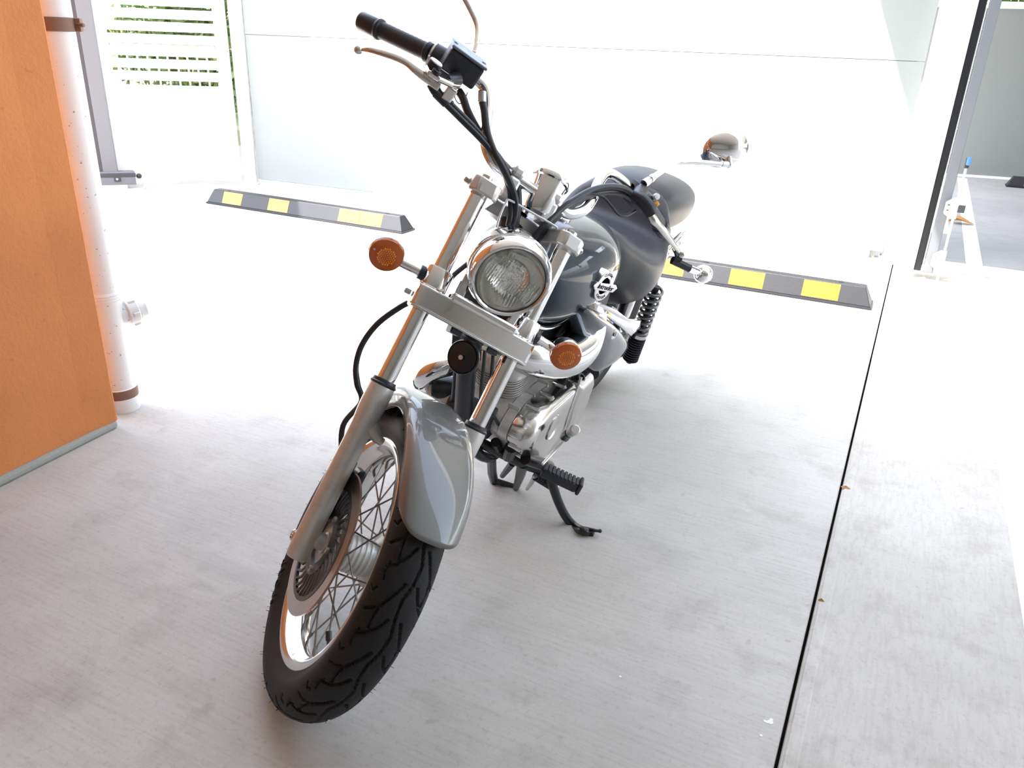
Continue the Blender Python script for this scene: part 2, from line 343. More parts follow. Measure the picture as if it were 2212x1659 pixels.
# downpipe with rusted strap, inspection opening, ring
PX, PY, PR = -2.115, 1.505, .047
dp = empty('downpipe', (PX, PY, 0)); tag(dp, 'white stormwater downpipe beside the orange wall with rusty strap', 'pipe')
MB().lathe((0, 0, .0), (0, 0, 1), [(.052, .0), (.053, .04), (.052, .075), (.0475, .078), (PR, .15), (PR, 2.58)], 32, False).build('pipe', M['pvc'], dp, 30)
MB().lathe((0, 0, .36), (0, 0, 1), [(PR, 0), (.0495, .004), (.0515, .006), (.0495, .010), (.0515, .014), (.0495, .018), (.0515, .022), (.0495, .026), (PR, .03)], 32).build('joint_ring', M['pvc'], dp, 30)
MB().lathe((0, 0, .045), (0, 0, 1), [(.0531, 0), (.0536, .004), (.0534, .028), (.0529, .03)], 32).build('rust_collar', M['rust'], dp, 30)
MB().lathe((0, 0, 1.105), (0, 0, 1), [(PR, 0), (PR + .002, .0), (PR + .002, .034), (PR, .034)], 32).build('strap', M['rust'], dp, 30)
MB().box((.036, .040, 1.122), (.022, .022, .034), Matrix.Rotation(.6, 3, 'Z')).cyl((.040, .036, 1.122), (.062, .040, 1.122), .006, 8).build('strap_bolt', M['rust'], dp, 30, bev=.002)
iod = Vector((.30, .92, .12)).normalized()
io = MB().lathe((0, 0, .30), iod, [(.034, .02), (.034, .055), (.043, .058), (.043, .085), (.040, .088), (.040, .092), (.012, .094), (0, .094)], 32).build('inspection_opening', M['pvc'], dp, 30)
MB().lathe(iod * .092 + Vector((0, 0, .30)), iod, [(.034, 0), (.034, .020), (.030, .024), (0, .024)], 32).build('screw_cap', M['pvc'], io, 30)
for k in range(6):
    a_ = k * math.pi / 3; bx, by, bz = basis(iod); q = iod * .075 + Vector((0, 0, .30)) + (bx * math.cos(a_) + by * math.sin(a_)) * .041
    MB().box(q, (.012, .012, .02), Matrix((bx, by, bz)).transposed()).build('cap_rib', M['pvc'], io, 0, bev=.002)

# wheel stops
def wheel_stop(x0, x1, y, label, yel, group=None):
    t = empty('wheel_stop', (x0, y, 0)); tag(t, label, 'wheel stop'); L = x1 - x0
    b = MB(); H, D = .098, .15
    sec = lambda x, e: [(x - e * .0, 0, 0), (x - e * 0, D, 0), (x - e * 0, D, .012), (x, D - .045, H), (x, .045, H), (x, 0, .012)]
    # base flange, then tapered body
    b.prism([(0, 0, 0), (L, 0, 0), (L, D, 0), (0, D, 0)], (0, 0, .013))
    b.grid([[(.006, .007, .013), (L - .006, .007, .013), (L - .006, D - .007, .013), (.006, D - .007, .013)], [(.045, .046, H), (L - .045, .046, H), (L - .045, D - .046, H), (.045, D - .046, H)]])
    b.build('body', M['rubberblk'], t, 0, bev=.003)
    for xa in yel:
        nrm = Vector((0, -.085, .039)).normalized() * .0012
        P = []
        for xx, zf in ((xa, .08), (xa + .17, .08), (xa + .17, .93), (xa, .93)): P.append(Vector((xx, .007 + .039 * zf, .013 + .085 * zf)) + nrm)
        MB().prism(P, -nrm * 1.6).build('reflector_panel', M['yellow'], t, 0)
    for xa in (.16, L / 2, L - .16): MB().lathe((xa, D / 2, H - .001), (0, 0, 1), [(.011, .0), (.011, .0018), (.014, .0018), (.014, 0)], 14).lathe((xa, D / 2, H), (0, 0, 1), [(.009, 0), (.009, .001), (0, .001)], 12).build('fixing_hole', M['print'], t, 0)
    return t
wheel_stop(-4.405, -2.757, 4.045, 'black rubber wheel stop with yellow panels in front of the slatted gate', (.145, .555, 1.305 - .16, 1.31))
wheel_stop(-1.70, -.048, 4.005, 'black rubber wheel stop with yellow panels behind the motorcycle', (.145, .555, .965, 1.325))
wheel_stop(.815, 2.465, 9.06, 'black rubber wheel stop with yellow panels against the far bay wall', (.145, .555, .965, 1.325))

# far wall of the neighbouring bay with a white coping
struct(MB().prism([(-.3, 9.42, 0), (5.5, 10.6, 0), (5.5, 10.8, 0), (-.3, 9.62, 0)], (0, 0, 1.57)).build('wall_right', M['greywall2'], smooth=0), 'grey wall at the end of the neighbouring bay')
MB().prism([(-.3, 9.40, 1.57), (5.5, 10.58, 1.57), (5.5, 10.82, 1.57), (-.3, 9.64, 1.57)], (0, 0, .06)).build('coping', M['white'], bpy.data.objects['wall_right'], 0)
MB().prism([(-.3, 9.40, 0), (5.5, 10.58, 0), (5.5, 10.62, 0), (-.3, 9.44, 0)], (0, 0, .022)).build('plinth_strip', M['white'], bpy.data.objects['wall_right'], 0)

# mesh gate leaf folded back at the right, with its drop bolt
t = empty('mesh_gate', (.12, 4.78, 0)); tag(t, 'charcoal steel gate leaf with wire mesh edge and blue topped drop bolt', 'gate')
MB().box((-.022, .055, 1.22), (.016, .10, 2.38)).build('edge_flat', M['hazewood'], t, 0, bev=.001)
MB().box((.006, .10, 1.22), (.036, .05, 2.38)).build('back_stile', M['steel_dark'], t, 0, bev=.003)
MB().box((.058, .035, 1.22), (.050, .05, 2.36)).build('front_stile', M['steel_grey'], t, 0, bev=.003)
MB().tube([(.026, .012, .10), (.026, .012, 2.38)], .0022, 8).build('mesh_upright', M['zinc'], t, 30)
for k in range(31):
    MB().tube([(.030, .006, .50 + k * .058), (.022, .11, .50 + k * .058)], .0022, 6).build('mesh_wire', M['zinc'], t, 30)
db = MB().tube([(.112, -.012, .012), (.112, -.012, .62)], .007, 10).build('drop_bolt', M['zinc'], t, 30)
for z in (.12, .40):
    MB().prism([(.060, -.002, z - .03), (.060, -.002, z + .03), (.095, -.002, z + .055), (.125, -.002, z + .055), (.125, -.002, z - .055), (.095, -.002, z - .055)], (0, -.020, 0)).build('bolt_keeper', M['silverpaint'], db, 0, bev=.004)
    for dz in (-.014, .014): MB().lathe((.076, -.022, z + dz), (0, -1, 0), [(.006, 0), (.006, .004), (0, .005)], 8).build('screw', M['chrome2'], db, 30)
MB().box((.138, -.012, .40), (.035, .022, .038)).build('catch_block', M['steel_dark'], db, 0, bev=.003)
MB().box((.112, -.012, .632), (.022, .024, .055)).build('handle', M['plastic'], db, 0, bev=.005)
MB().box((.116, -.018, .642), (.020, .026, .042)).build('handle_cap', M['blue'], db, 0, bev=.006)

# curled dry leaf on the bay floor
b = MB(); rings = []
for i in range(9):
    u = i / 8; wv = .045 * math.sin(math.pi * min(u * .9 + .08, 1)) + .002
    rings.append([(.30 + u * .17, 6.70 + (j - 3) / 3 * wv * 1.4, .008 + .035 * (1 - u) * abs((j - 3) / 3) ** 1.3 + .03 * (1 - u) * math.sin(u * 3)) for j in range(7)])
tag(b.grid(rings, False).build('dry_leaf', M['leafdry'], smooth=60, solid=.0015), 'curled brown dry leaf lying beside the mesh gate', 'leaf')
# small leaf bits in the joint and on the slab
def leaf_bit(x, y, r, lab, cat='leaf'):
    b = MB(); n = 8; rings = [[(x + math.cos(k / n * 6.283) * r * (1.0 - q * .99), y + math.sin(k / n * 6.283) * r * .55 * (1.0 - q * .99), .0035 + .006 * q * abs(math.cos(k))) for k in range(n)] for q in (0, .5, 1)]
    tag(b.grid(rings).build('leaf_scrap', M['leafdry'], smooth=60, solid=.001), lab, cat)
leaf_bit(.012, 2.155, .013, 'small brown leaf scrap caught in the floor joint')

def gfl(u, v):
    d_ = _ray(u, v); return Vector((0, 0, CAMZ)) + d_ * (-CAMZ / d_.z)
q = gfl(1773, 1300); leaf_bit(q.x, q.y, .007, 'tiny rust brown leaf scrap lying on the joint lip')
for u, v, r_ in ((1652, 1558, .003), (1657, 1560, .004), (1664, 1560, .006), (1666, 1555, .004), (1644, 1589, .003), (1340, 1462, .003)):
    q = gfl(u, v); MB().lathe((q.x, q.y, .0002), (0, 0, 1), [(r_, 0), (r_ * .9, .0006), (0, .0007)], 7).build('paint_fleck', M['line'], fb, 0)
# planting beyond the gates
def bush(name, c, size, n, label, seed, cat='shrub', trunk=True):
    r = np.random.default_rng(seed); t = empty(name, c); tag(t, label, cat)
    V = []; Fc = []
    for i in range(n):
        d = r.normal(size=3); d /= np.linalg.norm(d); rad = (r.random() ** .35); p_ = d * rad * np.array(size) * (1 + .18 * math.sin(d[0] * 7 + d[2] * 5)); p_[2] += size[2] * 1.05
        if p_[2] < .05: continue
        a_ = r.normal(size=3); a_ /= np.linalg.norm(a_); b_ = np.cross(a_, r.normal(size=3)); b_ /= np.linalg.norm(b_); L = .055 + .05 * r.random()
        o = len(V); V += [tuple(p_ - a_ * L), tuple(p_ + b_ * L * .38), tuple(p_ + a_ * L), tuple(p_ - b_ * L * .38)]; Fc.append((o, o + 1, o + 2, o + 3))
    f = MB().add(V, Fc).build('foliage', M['leaf'], t, 0); f['kind'] = 'stuff'
    if trunk:
        for k in range(4):
            e = r.normal(size=2) * np.array(size[:2]) * .4; MB().tube([(e[0] * .2, e[1] * .2, -.02), (e[0] * .6, e[1] * .6, size[2] * .8), (e[0], e[1], size[2] * 1.5)], [.03, .02, .008], 7, smooth=4).build('stem', M['bark'], t, 40)
    return t
gd = MB().box((-8.2, 9.0, .0), (5.0, 5.0, .02)).build('garden_bed', M['asphalt'], smooth=0); struct(gd, 'green ground beyond the slatted gate')
bush('shrub', (-6.2, 6.9, 0), (.62, .5, .75), 2600, 'dark green leafy shrub seen through the slots of the white gate', 3)
bush('shrub', (-8.9, 8.6, 0), (.95, .7, .9), 3000, 'broad leafy shrub beyond the pale railing', 4)
bush('shrub', (-11.3, 9.9, 0), (1.1, .7, .8), 2600, 'yellow-green shrub furthest beyond the slatted gate', 5)
rl = empty('railing', (-7.45, 7.15, 0)); rl.rotation_euler = (0, 0, math.radians(40)); tag(rl, 'pale vertical bar railing beyond the slatted gate', 'railing')
for k in range(17): MB().box((-.98 + k * .105, 0, .48), (.022, .02, .86)).build('bar', M['hazewood'], rl, 0)
MB().box((-.12, 0, .93), (1.8, .04, .04)).build('top_rail', M['hazewood'], rl, 0); MB().box((-.12, 0, .06), (1.8, .04, .04)).build('bottom_rail', M['hazewood'], rl, 0)
bush('tree', (1.2, 12.2, 0), (1.4, .8, 1.3), 4200, 'leafy tree standing behind the far bay wall', 6, 'tree')

# ================================================================== MOTORCYCLE
bike = empty('motorcycle', tuple(BIKE_T)); bike.rotation_euler = BIKE_R.to_euler()
tag(bike, 'slate grey chrome cruiser motorcycle leaning on its side stand', 'motorcycle')
X3 = Vector((1, 0, 0)); Y3 = Vector((0, 1, 0)); Z3 = Vector((0, 0, 1))
FS = FD(1, 0, 0); FA = FD(0, 1, 0); FY = FD(0, 0, 1); FH = FD(-.52, .854, 0)      # fork axes, lamp direction
WY = -.0055; RT, WT = .2905, .0483

# ---- wheels (wheel(P) maps (s, a, y) of the wheel to the bike frame)
def tyre_mesh(P, R, W, rim_r, nth, ny, grooves=True, pitch_n=16):
    ks = np.linspace(-1.95, 1.95, ny); th = np.linspace(0, 2 * np.pi, nth, endpoint=False)
    cr = W * .85; r0 = R - cr + cr * np.cos(ks); y0 = W * np.sin(ks)
    # sidewalls in to the bead
    TH, RR = np.meshgrid(th, r0, indexing='ij'); YY = np.broadcast_to(y0, TH.shape)
    if grooves:
        circ = 2 * np.pi * R; p = circ / pitch_n; dep = np.zeros_like(TH); sy = W * ks[None, :] * np.ones_like(TH)
        T = TH * R
        def seg(t0, ya, t1, yb, wdt=.0019, d=.0042):
            nonlocal dep
            for side, sh in ((1, 0), (-1, .5)):
                for o in (-1, 0, 1):
                    tt = ((T / p + sh) % 1.0 + o) * p; ax, ay, bx, by = t0 * p, ya * side, t1 * p, yb * side
                    L2 = (bx - ax) ** 2 + (by - ay) ** 2; q = np.clip(((tt - ax) * (bx - ax) + (sy - ay) * (by - ay)) / L2, 0, 1)
                    ds = np.hypot(tt - ax - q * (bx - ax), sy - ay - q * (by - ay)); dep = np.maximum(dep, d * np.clip((wdt + .0008 - ds) / .0010, 0, 1))
        def poly(pts, **k):
            for (a_, b_), (c_, d_) in zip(pts, pts[1:]): seg(a_, b_, c_, d_, **k)
        poly([(0, -.003), (.25, .0045), (.5, .003), (.75, -.0045), (1, -.003)], wdt=.0017)
        poly([(.05, .010), (.22, .020), (.42, .033), (.52, .046), (.58, .060)])
        poly([(.42, .033), (.60, .036), (.78, .034)], wdt=.0014)
        poly([(.55, .012), (.70, .021), (.84, .034), (.92, .050)])
        poly([(.84, .046), (1.0, .050), (1.10, .046)], wdt=.0013)
        poly([(.22, .052), (.30, .058), (.24, .066)], wdt=.0014)
        r1 = RR - dep * np.cos(np.clip(ks, -1.4, 1.4))[None, :]; yv = YY - dep * np.sin(np.clip(ks, -1.4, 1.4))[None, :]
    else: r1, yv = RR, YY
    b = MB(); rings = []
    side_r = [rim_r + .010, rim_r, rim_r - .012]; 
    for i in range(nth):
        c, s_ = math.cos(th[i]), math.sin(th[i]); row = []
        pts = [(rim_r - .014, -W * .62), (rim_r - .001, -W * .74), (rim_r + .006, -W * .80)] + [(float(r1[i, j]), float(yv[i, j])) for j in range(ny)] + [(rim_r + .006, W * .80), (rim_r - .001, W * .74), (rim_r - .014, W * .62)]
        rings.append([P(r * c, r * s_, y) for r, y in pts])
    n = len(rings[0]); f = []
    for i in range(nth):
        i2 = (i + 1) % nth
        for j in range(n - 1): f.append((i * n + j, i * n + j + 1, i2 * n + j + 1, i2 * n + j))
    b.add([q for r in rings for q in r], f); return b
def wlathe(b, P, prof, n=72, cap=False):
    rings = [[P(r * math.cos(k * 2 * math.pi / n), r * math.sin(k * 2 * math.pi / n), y) for k in range(n)] for r, y in prof]
    return b.grid(rings, True, cap)
def make_wheel(P, name, R, W, rim_r, nth, ny, grooves, disc_side, spokes):
    ty_ = tyre_mesh(P, R, W, rim_r, nth, ny, grooves).build(name, M['tyre'], bike, 50)
    k = rim_r / .217
    prof = [(.206, -.030), (.2165, -.033), (.2175, -.0355), (.2150, -.0372), (.2110, -.0368), (.2030, -.0345), (.1985, -.0305), (.1965, -.0235), (.1900, -.0175), (.1860, -.0120), (.1840, -.0050), (.1835, 0)]
    prof = prof + [(r, -y) for r, y in reversed(prof[:-1])]
    wlathe(MB(), P, [(r * k, y * W / .0483) for r, y in prof], 128).build('rim', M['chrome2'], ty_, 40)
    hub = [(.009, -.058), (.040, -.058), (.042, -.054), (.042, -.047), (.046, -.046), (.050, -.042), (.050, -.036), (.040, -.032), (.034, -.029)]
    for q in range(5): hub += [(.034, -.024 + q * .010), (.0375, -.022 + q * .010), (.0375, -.018 + q * .010), (.034, -.016 + q * .010)]
    hub += [(.034, .029), (.040, .032), (.050, .036), (.050, .042), (.044, .046), (.030, .052), (.009, .054)]
    wlathe(MB(), P, hub, 40).build('hub', M['alu'], ty_, 40)
    for q in range(spokes):
        sd = 1 if q % 2 else -1; ang = q * 2 * math.pi / spokes; lead = math.radians(62) * (1 if (q // 2) % 2 else -1)
        a0 = ang + lead * .86; a1 = ang + math.radians(2.0) * sd
        p0 = P(.045 * math.cos(a0), .045 * math.sin(a0), sd * .039); p1 = P(.1850 * k * math.cos(a1), .1850 * k * math.sin(a1), sd * .006)
        d_ = (p1 - p0); MB().cyl(p0, p1, .00165, 6).cyl(p1 - d_.normalized() * .012, p1, .0030, 6).build('spoke', M['spoke'], ty_, 40)
    return ty_
def PF(s, a, y): return F(s, a, y + WY)
fw = make_wheel(PF, 'front_tyre', RT, WT, .217, 1456, 84, True, -1, 40)
# moulded lettering on the right sidewall
b = MB(); V, Fc = text_mesh('SPORT', .026, .0008, space=1.35)
def on_side(v, ang0, r0, yface):
    r = r0 + v.y; an = ang0 - v.x / r0; return PF(r * math.cos(an), r * math.sin(an), yface - v.z)
ysd = lambda r: -WT * math.sqrt(max(0, 1 - ((r - (RT - WT * .85)) / (WT * .85)) ** 2)) - .0006
V2 = []
for v in V:
    r = .2445 + v.y; an = math.radians(232) + v.x / .2445; V2.append(PF(r * math.cos(an), r * math.sin(an), ysd(r) - (v.z + .0004)))
b.add(V2, Fc).build('sidewall_lettering', M['letter'], fw, 0)
# rubber whiskers left from moulding
b = MB()
for q in range(150):
    an = random.random() * 6.283; sd = random.choice((-1, 1)); kk = random.choice((1.32, 1.15, .75)); r = RT - WT * .85 + WT * .85 * math.cos(kk); y = sd * WT * math.sin(kk)
    n_ = (math.cos(kk), sd * math.sin(kk)); p0 = PF(r * math.cos(an), r * math.sin(an), y); r2 = r + n_[0] * .0055; p1 = PF(r2 * math.cos(an), r2 * math.sin(an), y + n_[1] * .0055); b.cyl(p0, p1, .00045, 4)
o = b.build('rubber_whiskers', M['tyre'], fw, 0); o['kind'] = 'stuff'
# valve
an = math.radians(140); p0 = PF(.186 * math.cos(an), .186 * math.sin(an), -.004); p1 = PF(.150 * math.cos(an), .150 * math.sin(an), -.014); MB().cyl(p0, p1, .004, 10).cyl(p0.lerp(p1, .6), p1, .0055, 10).build('valve_stem', M['plastic'], fw, 30)
# brake disc on the right: steel ring, slotted carrier
DY = -.062
def ann(b, P, r0, r1, y0, y1, n=96): return wlathe(b, P, [(r0, y0), (r1, y0), (r1, y1), (r0, y1), (r0, y0)], n)
dc = ann(MB(), PF, .1065, .1335, DY - .002, DY + .002).build('brake_disc', M['disc'], fw, 30)
b = ann(MB(), PF, .099, .1070, DY - .0028, DY + .0028); ann(b, PF, .040, .060, DY - .0032, DY + .0032)
b.build('disc_carrier', M['carrier'], dc, 30) if False else b.build('disc_carrier', M['carrier'], fw, 30)
for q in range(32):
    a0 = q * 2 * math.pi / 32; a1 = a0 + math.radians(16); r0, r1 = .057, .101
    p = [PF(r0 * math.cos(a0), r0 * math.sin(a0), DY), PF(.080 * math.cos(a0 + .10), .080 * math.sin(a0 + .10), DY), PF(r1 * math.cos(a1), r1 * math.sin(a1), DY)]
    MB().tube(p, .0030, 6).build('carrier_arm', M['carrier'], fw, 40)
for q in range(5):
    a0 = q * 2 * math.pi / 5 + .3; MB().lathe(PF(.050 * math.cos(a0), .050 * math.sin(a0), DY - .003), -FY, [(.0062, 0), (.0062, .004), (.0035, .005), (.0035, .003), (0, .003)], 12).build('disc_bolt', M['zinc'], fw, 30)
MB().cyl(F(0, 0, -.112), F(0, 0, .112), .009, 20).build('front_axle', M['chrome2'], bike, 30)
MB().lathe(F(0, 0, -.094), FY, [(.012, 0), (.0155, .002), (.0155, .026), (.020, .027), (.020, .034), (.010, .035)], 24).build('axle_spacer', M['alu'], bike, 30)
# caliper behind the right leg
cp = MB(); cp.fbox(.035, .155, -.075, -.022, -.098, -.068).fbox(.05, .14, -.070, -.028, -.056, -.040).fbox(.06, .13, -.085, -.060, -.098, -.040)
cp = cp.build('brake_caliper', M['plastic'], bike, 0, bev=.006)
for s_ in (.055, .125): MB().lathe(F(s_, -.052, -.097), -FY, [(.008, 0), (.008, .006), (.004, .008), (0, .008)], 12).build('caliper_bolt', M['zinc'], cp, 30)

# ---- fork legs, seals, stanchions
YS = .1002
for sd in (-1, 1):
    leg = MB().lathe(F(-.042, 0, sd * YS), FS, [(0, 0), (.0175, 0), (.0195, .003), (.0205, .010), (.0208, .24), (.0212, .262), (.0232, .285), (.0240, .300), (.0240, .336), (.0225, .343), (.0175, .343)], 32).build('fork_slider', M['alu'], bike, 30)
    MB().lathe(F(.2985, 0, sd * YS), FS, [(.0235, 0), (.0248, .0015), (.0248, .004), (.0225, .006), (.0215, .0115), (.0168, .0125)], 32).build('dust_seal', M['plastic'], leg, 30)
    MB().cyl(F(.305, 0, sd * YS), F(.715, 0, sd * YS), .0166, 32).build('stanchion', M['chrome'], leg, 30)
    # fender lug
    MB().tube([F(.222, .004, sd * (YS - .012)), F(.208, .004, sd * (YS - .038))], [.017, .010], 14).cyl(F(.208, .004, sd * (YS - .036)), F(.206, .004, sd * (YS - .046)), .008, 12).build('fender_lug', M['alu'], leg, 40)
    # axle clamp foot and pinch bolt
    MB().fbox(-.040, .018, -.030, -.010, sd * YS - .010, sd * YS + .010).build('axle_clamp', M['alu'], leg, 0, bev=.005)
    pb_ = MB().lathe(F(-.010, -.016, sd * (YS + .013)), FY * sd, [(.0105, 0), (.0105, .007), (.007, .009), (.007, .004), (0, .004)], 16).build('pinch_bolt', M['chrome2'], leg, 30)

# ---- front fender
TH0, TH1 = -40, 67
b = MB(); rings = []
for i in range(64):
    t = TH0 + (TH1 - TH0) * i / 63; tr = math.radians(t)
    Rc = float(np.interp(t, [-72, -30, 0, 30, 67], [.334, .328, .319, .311, .305])); endr = max(0, (t - 44) / 23)
    drop = .030 + .050 * math.exp(-((t + 20) / 20) ** 2) ; hw = .0635 * (1 - .13 * endr ** 2)
    row = []
    for j in range(33):
        u = -1 + 2 * j / 32; y = hw * math.sin(u * 1.45) / math.sin(1.45); dr = .010 * u * u + (drop - .010) * abs(u) ** 5
        te = tr - math.radians(17) * endr * endr * 0 - math.radians(9.5) * max(0, abs(u)) ** 3 * endr
        row.append(F((Rc - dr) * math.cos(te), (Rc - dr) * math.sin(te), y + WY))
    rings.append(row)
b.grid(rings, False); b.build('front_fender', M['paint_lit'], bike, 60, solid=.003, label='glossy slate front mudguard, colour lightened for floor reflection')

# ---- lower fork cover, signal clamps, signals
poly = []
for yc, sgn in ((-.1002, -1), (.1002, 1)):
    for k in range(9):
        an = math.radians(-90 + k * 22.5) if sgn < 0 else math.radians(90 - 0 + k * 22.5) 
pts = [(-.026, -.100), (-.020, -.118), (-.006, -.128), (.008, -.130), (.022, -.128), (.030, -.118), (.032, -.095), (.035, -.03), (.035, .03), (.032, .095), (.030, .118), (.022, .128), (.008, .130), (-.006, .128), (-.020, .118), (-.026, .100)]
cv = MB().prism([F(.452, a, y) for a, y in pts], FS * .041).build('fork_cover', M['chrome'], bike, 30, bev=.0035, seg=3)
MB().prism([F(.449, a * .985, y * .99) for a, y in pts], FS * .004).build('cover_lip', M['chrome2'], cv, 30, bev=.001)
MB().lathe(F(.472, -.010, -.129), -FY, [(.006, 0), (.006, .010), (.004, .012), (0, .012)], 6).build('cover_bolt', M['zinc'], cv, 0)
for y in (-.03, .05): MB().prism([F(.451, .0, y - .012), F(.451, .03, y - .012), F(.451, .03, y + .012), F(.451, .0, y + .012)], -FS * .012).build('cable_clip', M['plastic'], cv, 0, bev=.003)
for sd in (-1, 1):
    cl = MB().lathe(F(.494, 0, sd * YS), FS, [(.0170, 0), (.0255, 0), (.0268, .002), (.0268, .036), (.0255, .039), (.0170, .040)], 32).build('signal_clamp', M['chrome'], bike, 30)
    c0 = F(.512, -.002, sd * .124); c1 = F(.510, -.010, sd * .182)
    MB().cyl(c0, c0.lerp(c1, .16), .0135, 20).build('rubber_collar', M['plastic'], cl, 30)
    lens_c = F(.5085, .006, sd * .2026)
    MB().cyl(c0.lerp(c1, .1), c1, .0088, 20).build('signal_stem', M['chrome'], cl, 30)
    hs = MB().lathe(lens_c, FH, [(0, -.040), (.012, -.039), (.022, -.033), (.029, -.020), (.0318, -.006), (.0322, .000), (.0312, .001)], 40).build('signal_housing', M['chrome'], cl, 40)
    ln = MB().lathe(lens_c, FH, [(.0312, -.002), (.0316, .003), (.0300, .0075), (.0225, .0105), (.0120, .0120), (.0, .0125)], 40).build('signal_lens', M['amber'], hs if False else cl, 40, label='amber signal lens')
    MB().lathe(lens_c, FH, [(.030, -.004), (.029, -.010), (.020, -.018), (0, -.020)], 32).build('signal_reflector', M['amberin'], cl, 40)
    hx = MB(); bx, by, bz = basis(FH)
    for r_ in range(-4, 5):
        for q in range(-4, 5):
            px, py = (q + (r_ % 2) * .5) * .0042, r_ * .0037
            if math.hypot(px, py) < .0165: hx.lathe(lens_c + FH * .0095 + bx * px + by * py, FH, [(.0021, 0), (.0019, .0022), (.0, .0034)], 6)
    hx.build('lens_prisms', M['amberin'], cl, 0)
    MB().lathe(lens_c + FH * .0075 + bx * .022 * -sd + by * -.010, FH, [(.0022, 0), (.0022, .003), (0, .003)], 8).build('lens_screw', M['zinc'], cl, 0)

# ---- headlight
HC = F(.567, .078, 0)
hl = MB().lathe(HC, FH, [(.0635, -.002), (.0640, .004), (.0665, .0065), (.0685, .003), (.0705, .0055), (.0738, .0005), (.0762, -.010), (.0768, -.020), (.0762, -.026), (.0745, -.028), (.0745, -.031), (.0765, -.033), (.0745, -.055), (.066, -.085), (.048, -.108), (.022, -.119), (0, -.121)], 72).build('headlight_shell', M['chrome'], bike, 40)
MB().lathe(HC, FH, [(.0628, -.004), (.0628, .0035), (.0650, .0045), (.0655, -.002)], 72).build('lens_gasket', M['plastic'], hl, 40)
MB().lathe(HC, FH, [(.0625, -.004), (.058, -.016), (.048, -.032), (.034, -.045), (.018, -.053), (.012, -.054), (.012, -.050), (0, -.050)], 64).build('headlight_reflector', M['reflector'], hl, 40)
bx, by, bz = FY.copy(), FH.cross(FY).normalized(), FH.copy()        # lateral, up on the lens
MB().cyl(HC - FH * .050, HC - FH * .018, .0085, 20).sphere(HC - FH * .018, .0085, 14).build('bulb_shield', M['chrome2'], hl, 40)
b = MB(); nr, na = 44, 128; R_ = .0628
def zl(r): return .0125 * (1 - (r / R_) ** 2) ** .8 + .0015
front = [[HC + (bx * math.cos(k * 2 * math.pi / na) + by * math.sin(k * 2 * math.pi / na)) * (R_ * j / nr) + FH * zl(R_ * j / nr) for k in range(na)] for j in range(1, nr + 1)]
back = []
for j in range(1, nr + 1):
    row = []
    for k in range(na):
        r = R_ * j / nr; an = k * 2 * math.pi / na; x, y = r * math.cos(an), r * math.sin(an); fl = np.clip((.056 - r) / .004, 0, 1)
        if abs(x) < .017 and .004 < y < .030: rip = .0012 * math.sin(math.hypot(x, y - .016) / .0040 * 6.283)
        elif y > .02: rip = .0013 * abs(math.sin(x / .0062 * 3.1416))
        elif y > -.018: rip = .0021 * abs(math.sin(x / .0052 * 3.1416))
        else: rip = .0014 * abs(math.sin((x + .25 * y) / .0066 * 3.1416))
        row.append(HC + bx * x + by * y + FH * (zl(r) - .0050 + rip * fl))
    back.append(row)
b.grid(list(reversed(back)) + front[-1:] , True, False); b = MB()
cf = HC + FH * zl(0); cb = HC + FH * (zl(0) - .0050); V = [cf, cb]; 
V += [q for r in front for q in r]; nb = len(V); V += [q for r in back for q in r]; Fc = []
for j in range(nr - 1):
    for k in range(na):
        k2 = (k + 1) % na; Fc.append((2 + j * na + k, 2 + (j + 1) * na + k, 2 + (j + 1) * na + k2, 2 + j * na + k2)); Fc.append((nb + j * na + k, nb + j * na + k2, nb + (j + 1) * na + k2, nb + (j + 1) * na + k))
for k in range(na):
    k2 = (k + 1) % na; Fc.append((0, 2 + k, 2 + k2)); Fc.append((1, nb + k2, nb + k)); Fc.append((2 + (nr - 1) * na + k, nb + (nr - 1) * na + k, nb + (nr - 1) * na + k2, 2 + (nr - 1) * na + k2))
b.add(V, Fc).build('headlight_lens', M['glass'], hl, 60, label='fluted clear glass headlight lens')
for sd in (-1, 1):      # stays from the fork cover up to the shell
    MB().prism([F(.490, .030, sd * .055 - .010), F(.490, .030, sd * .055 + .010), F(.545, .040, sd * .060 + .007), F(.545, .040, sd * .060 - .007)], FD(0, 1, 0) * -.012).build('headlight_stay', M['chrome'], hl, 0, bev=.003)
MB().fbox(.488, .505, .010, .046, -.070, .070).build('headlight_bracket', M['chrome'], hl, 0, bev=.005)

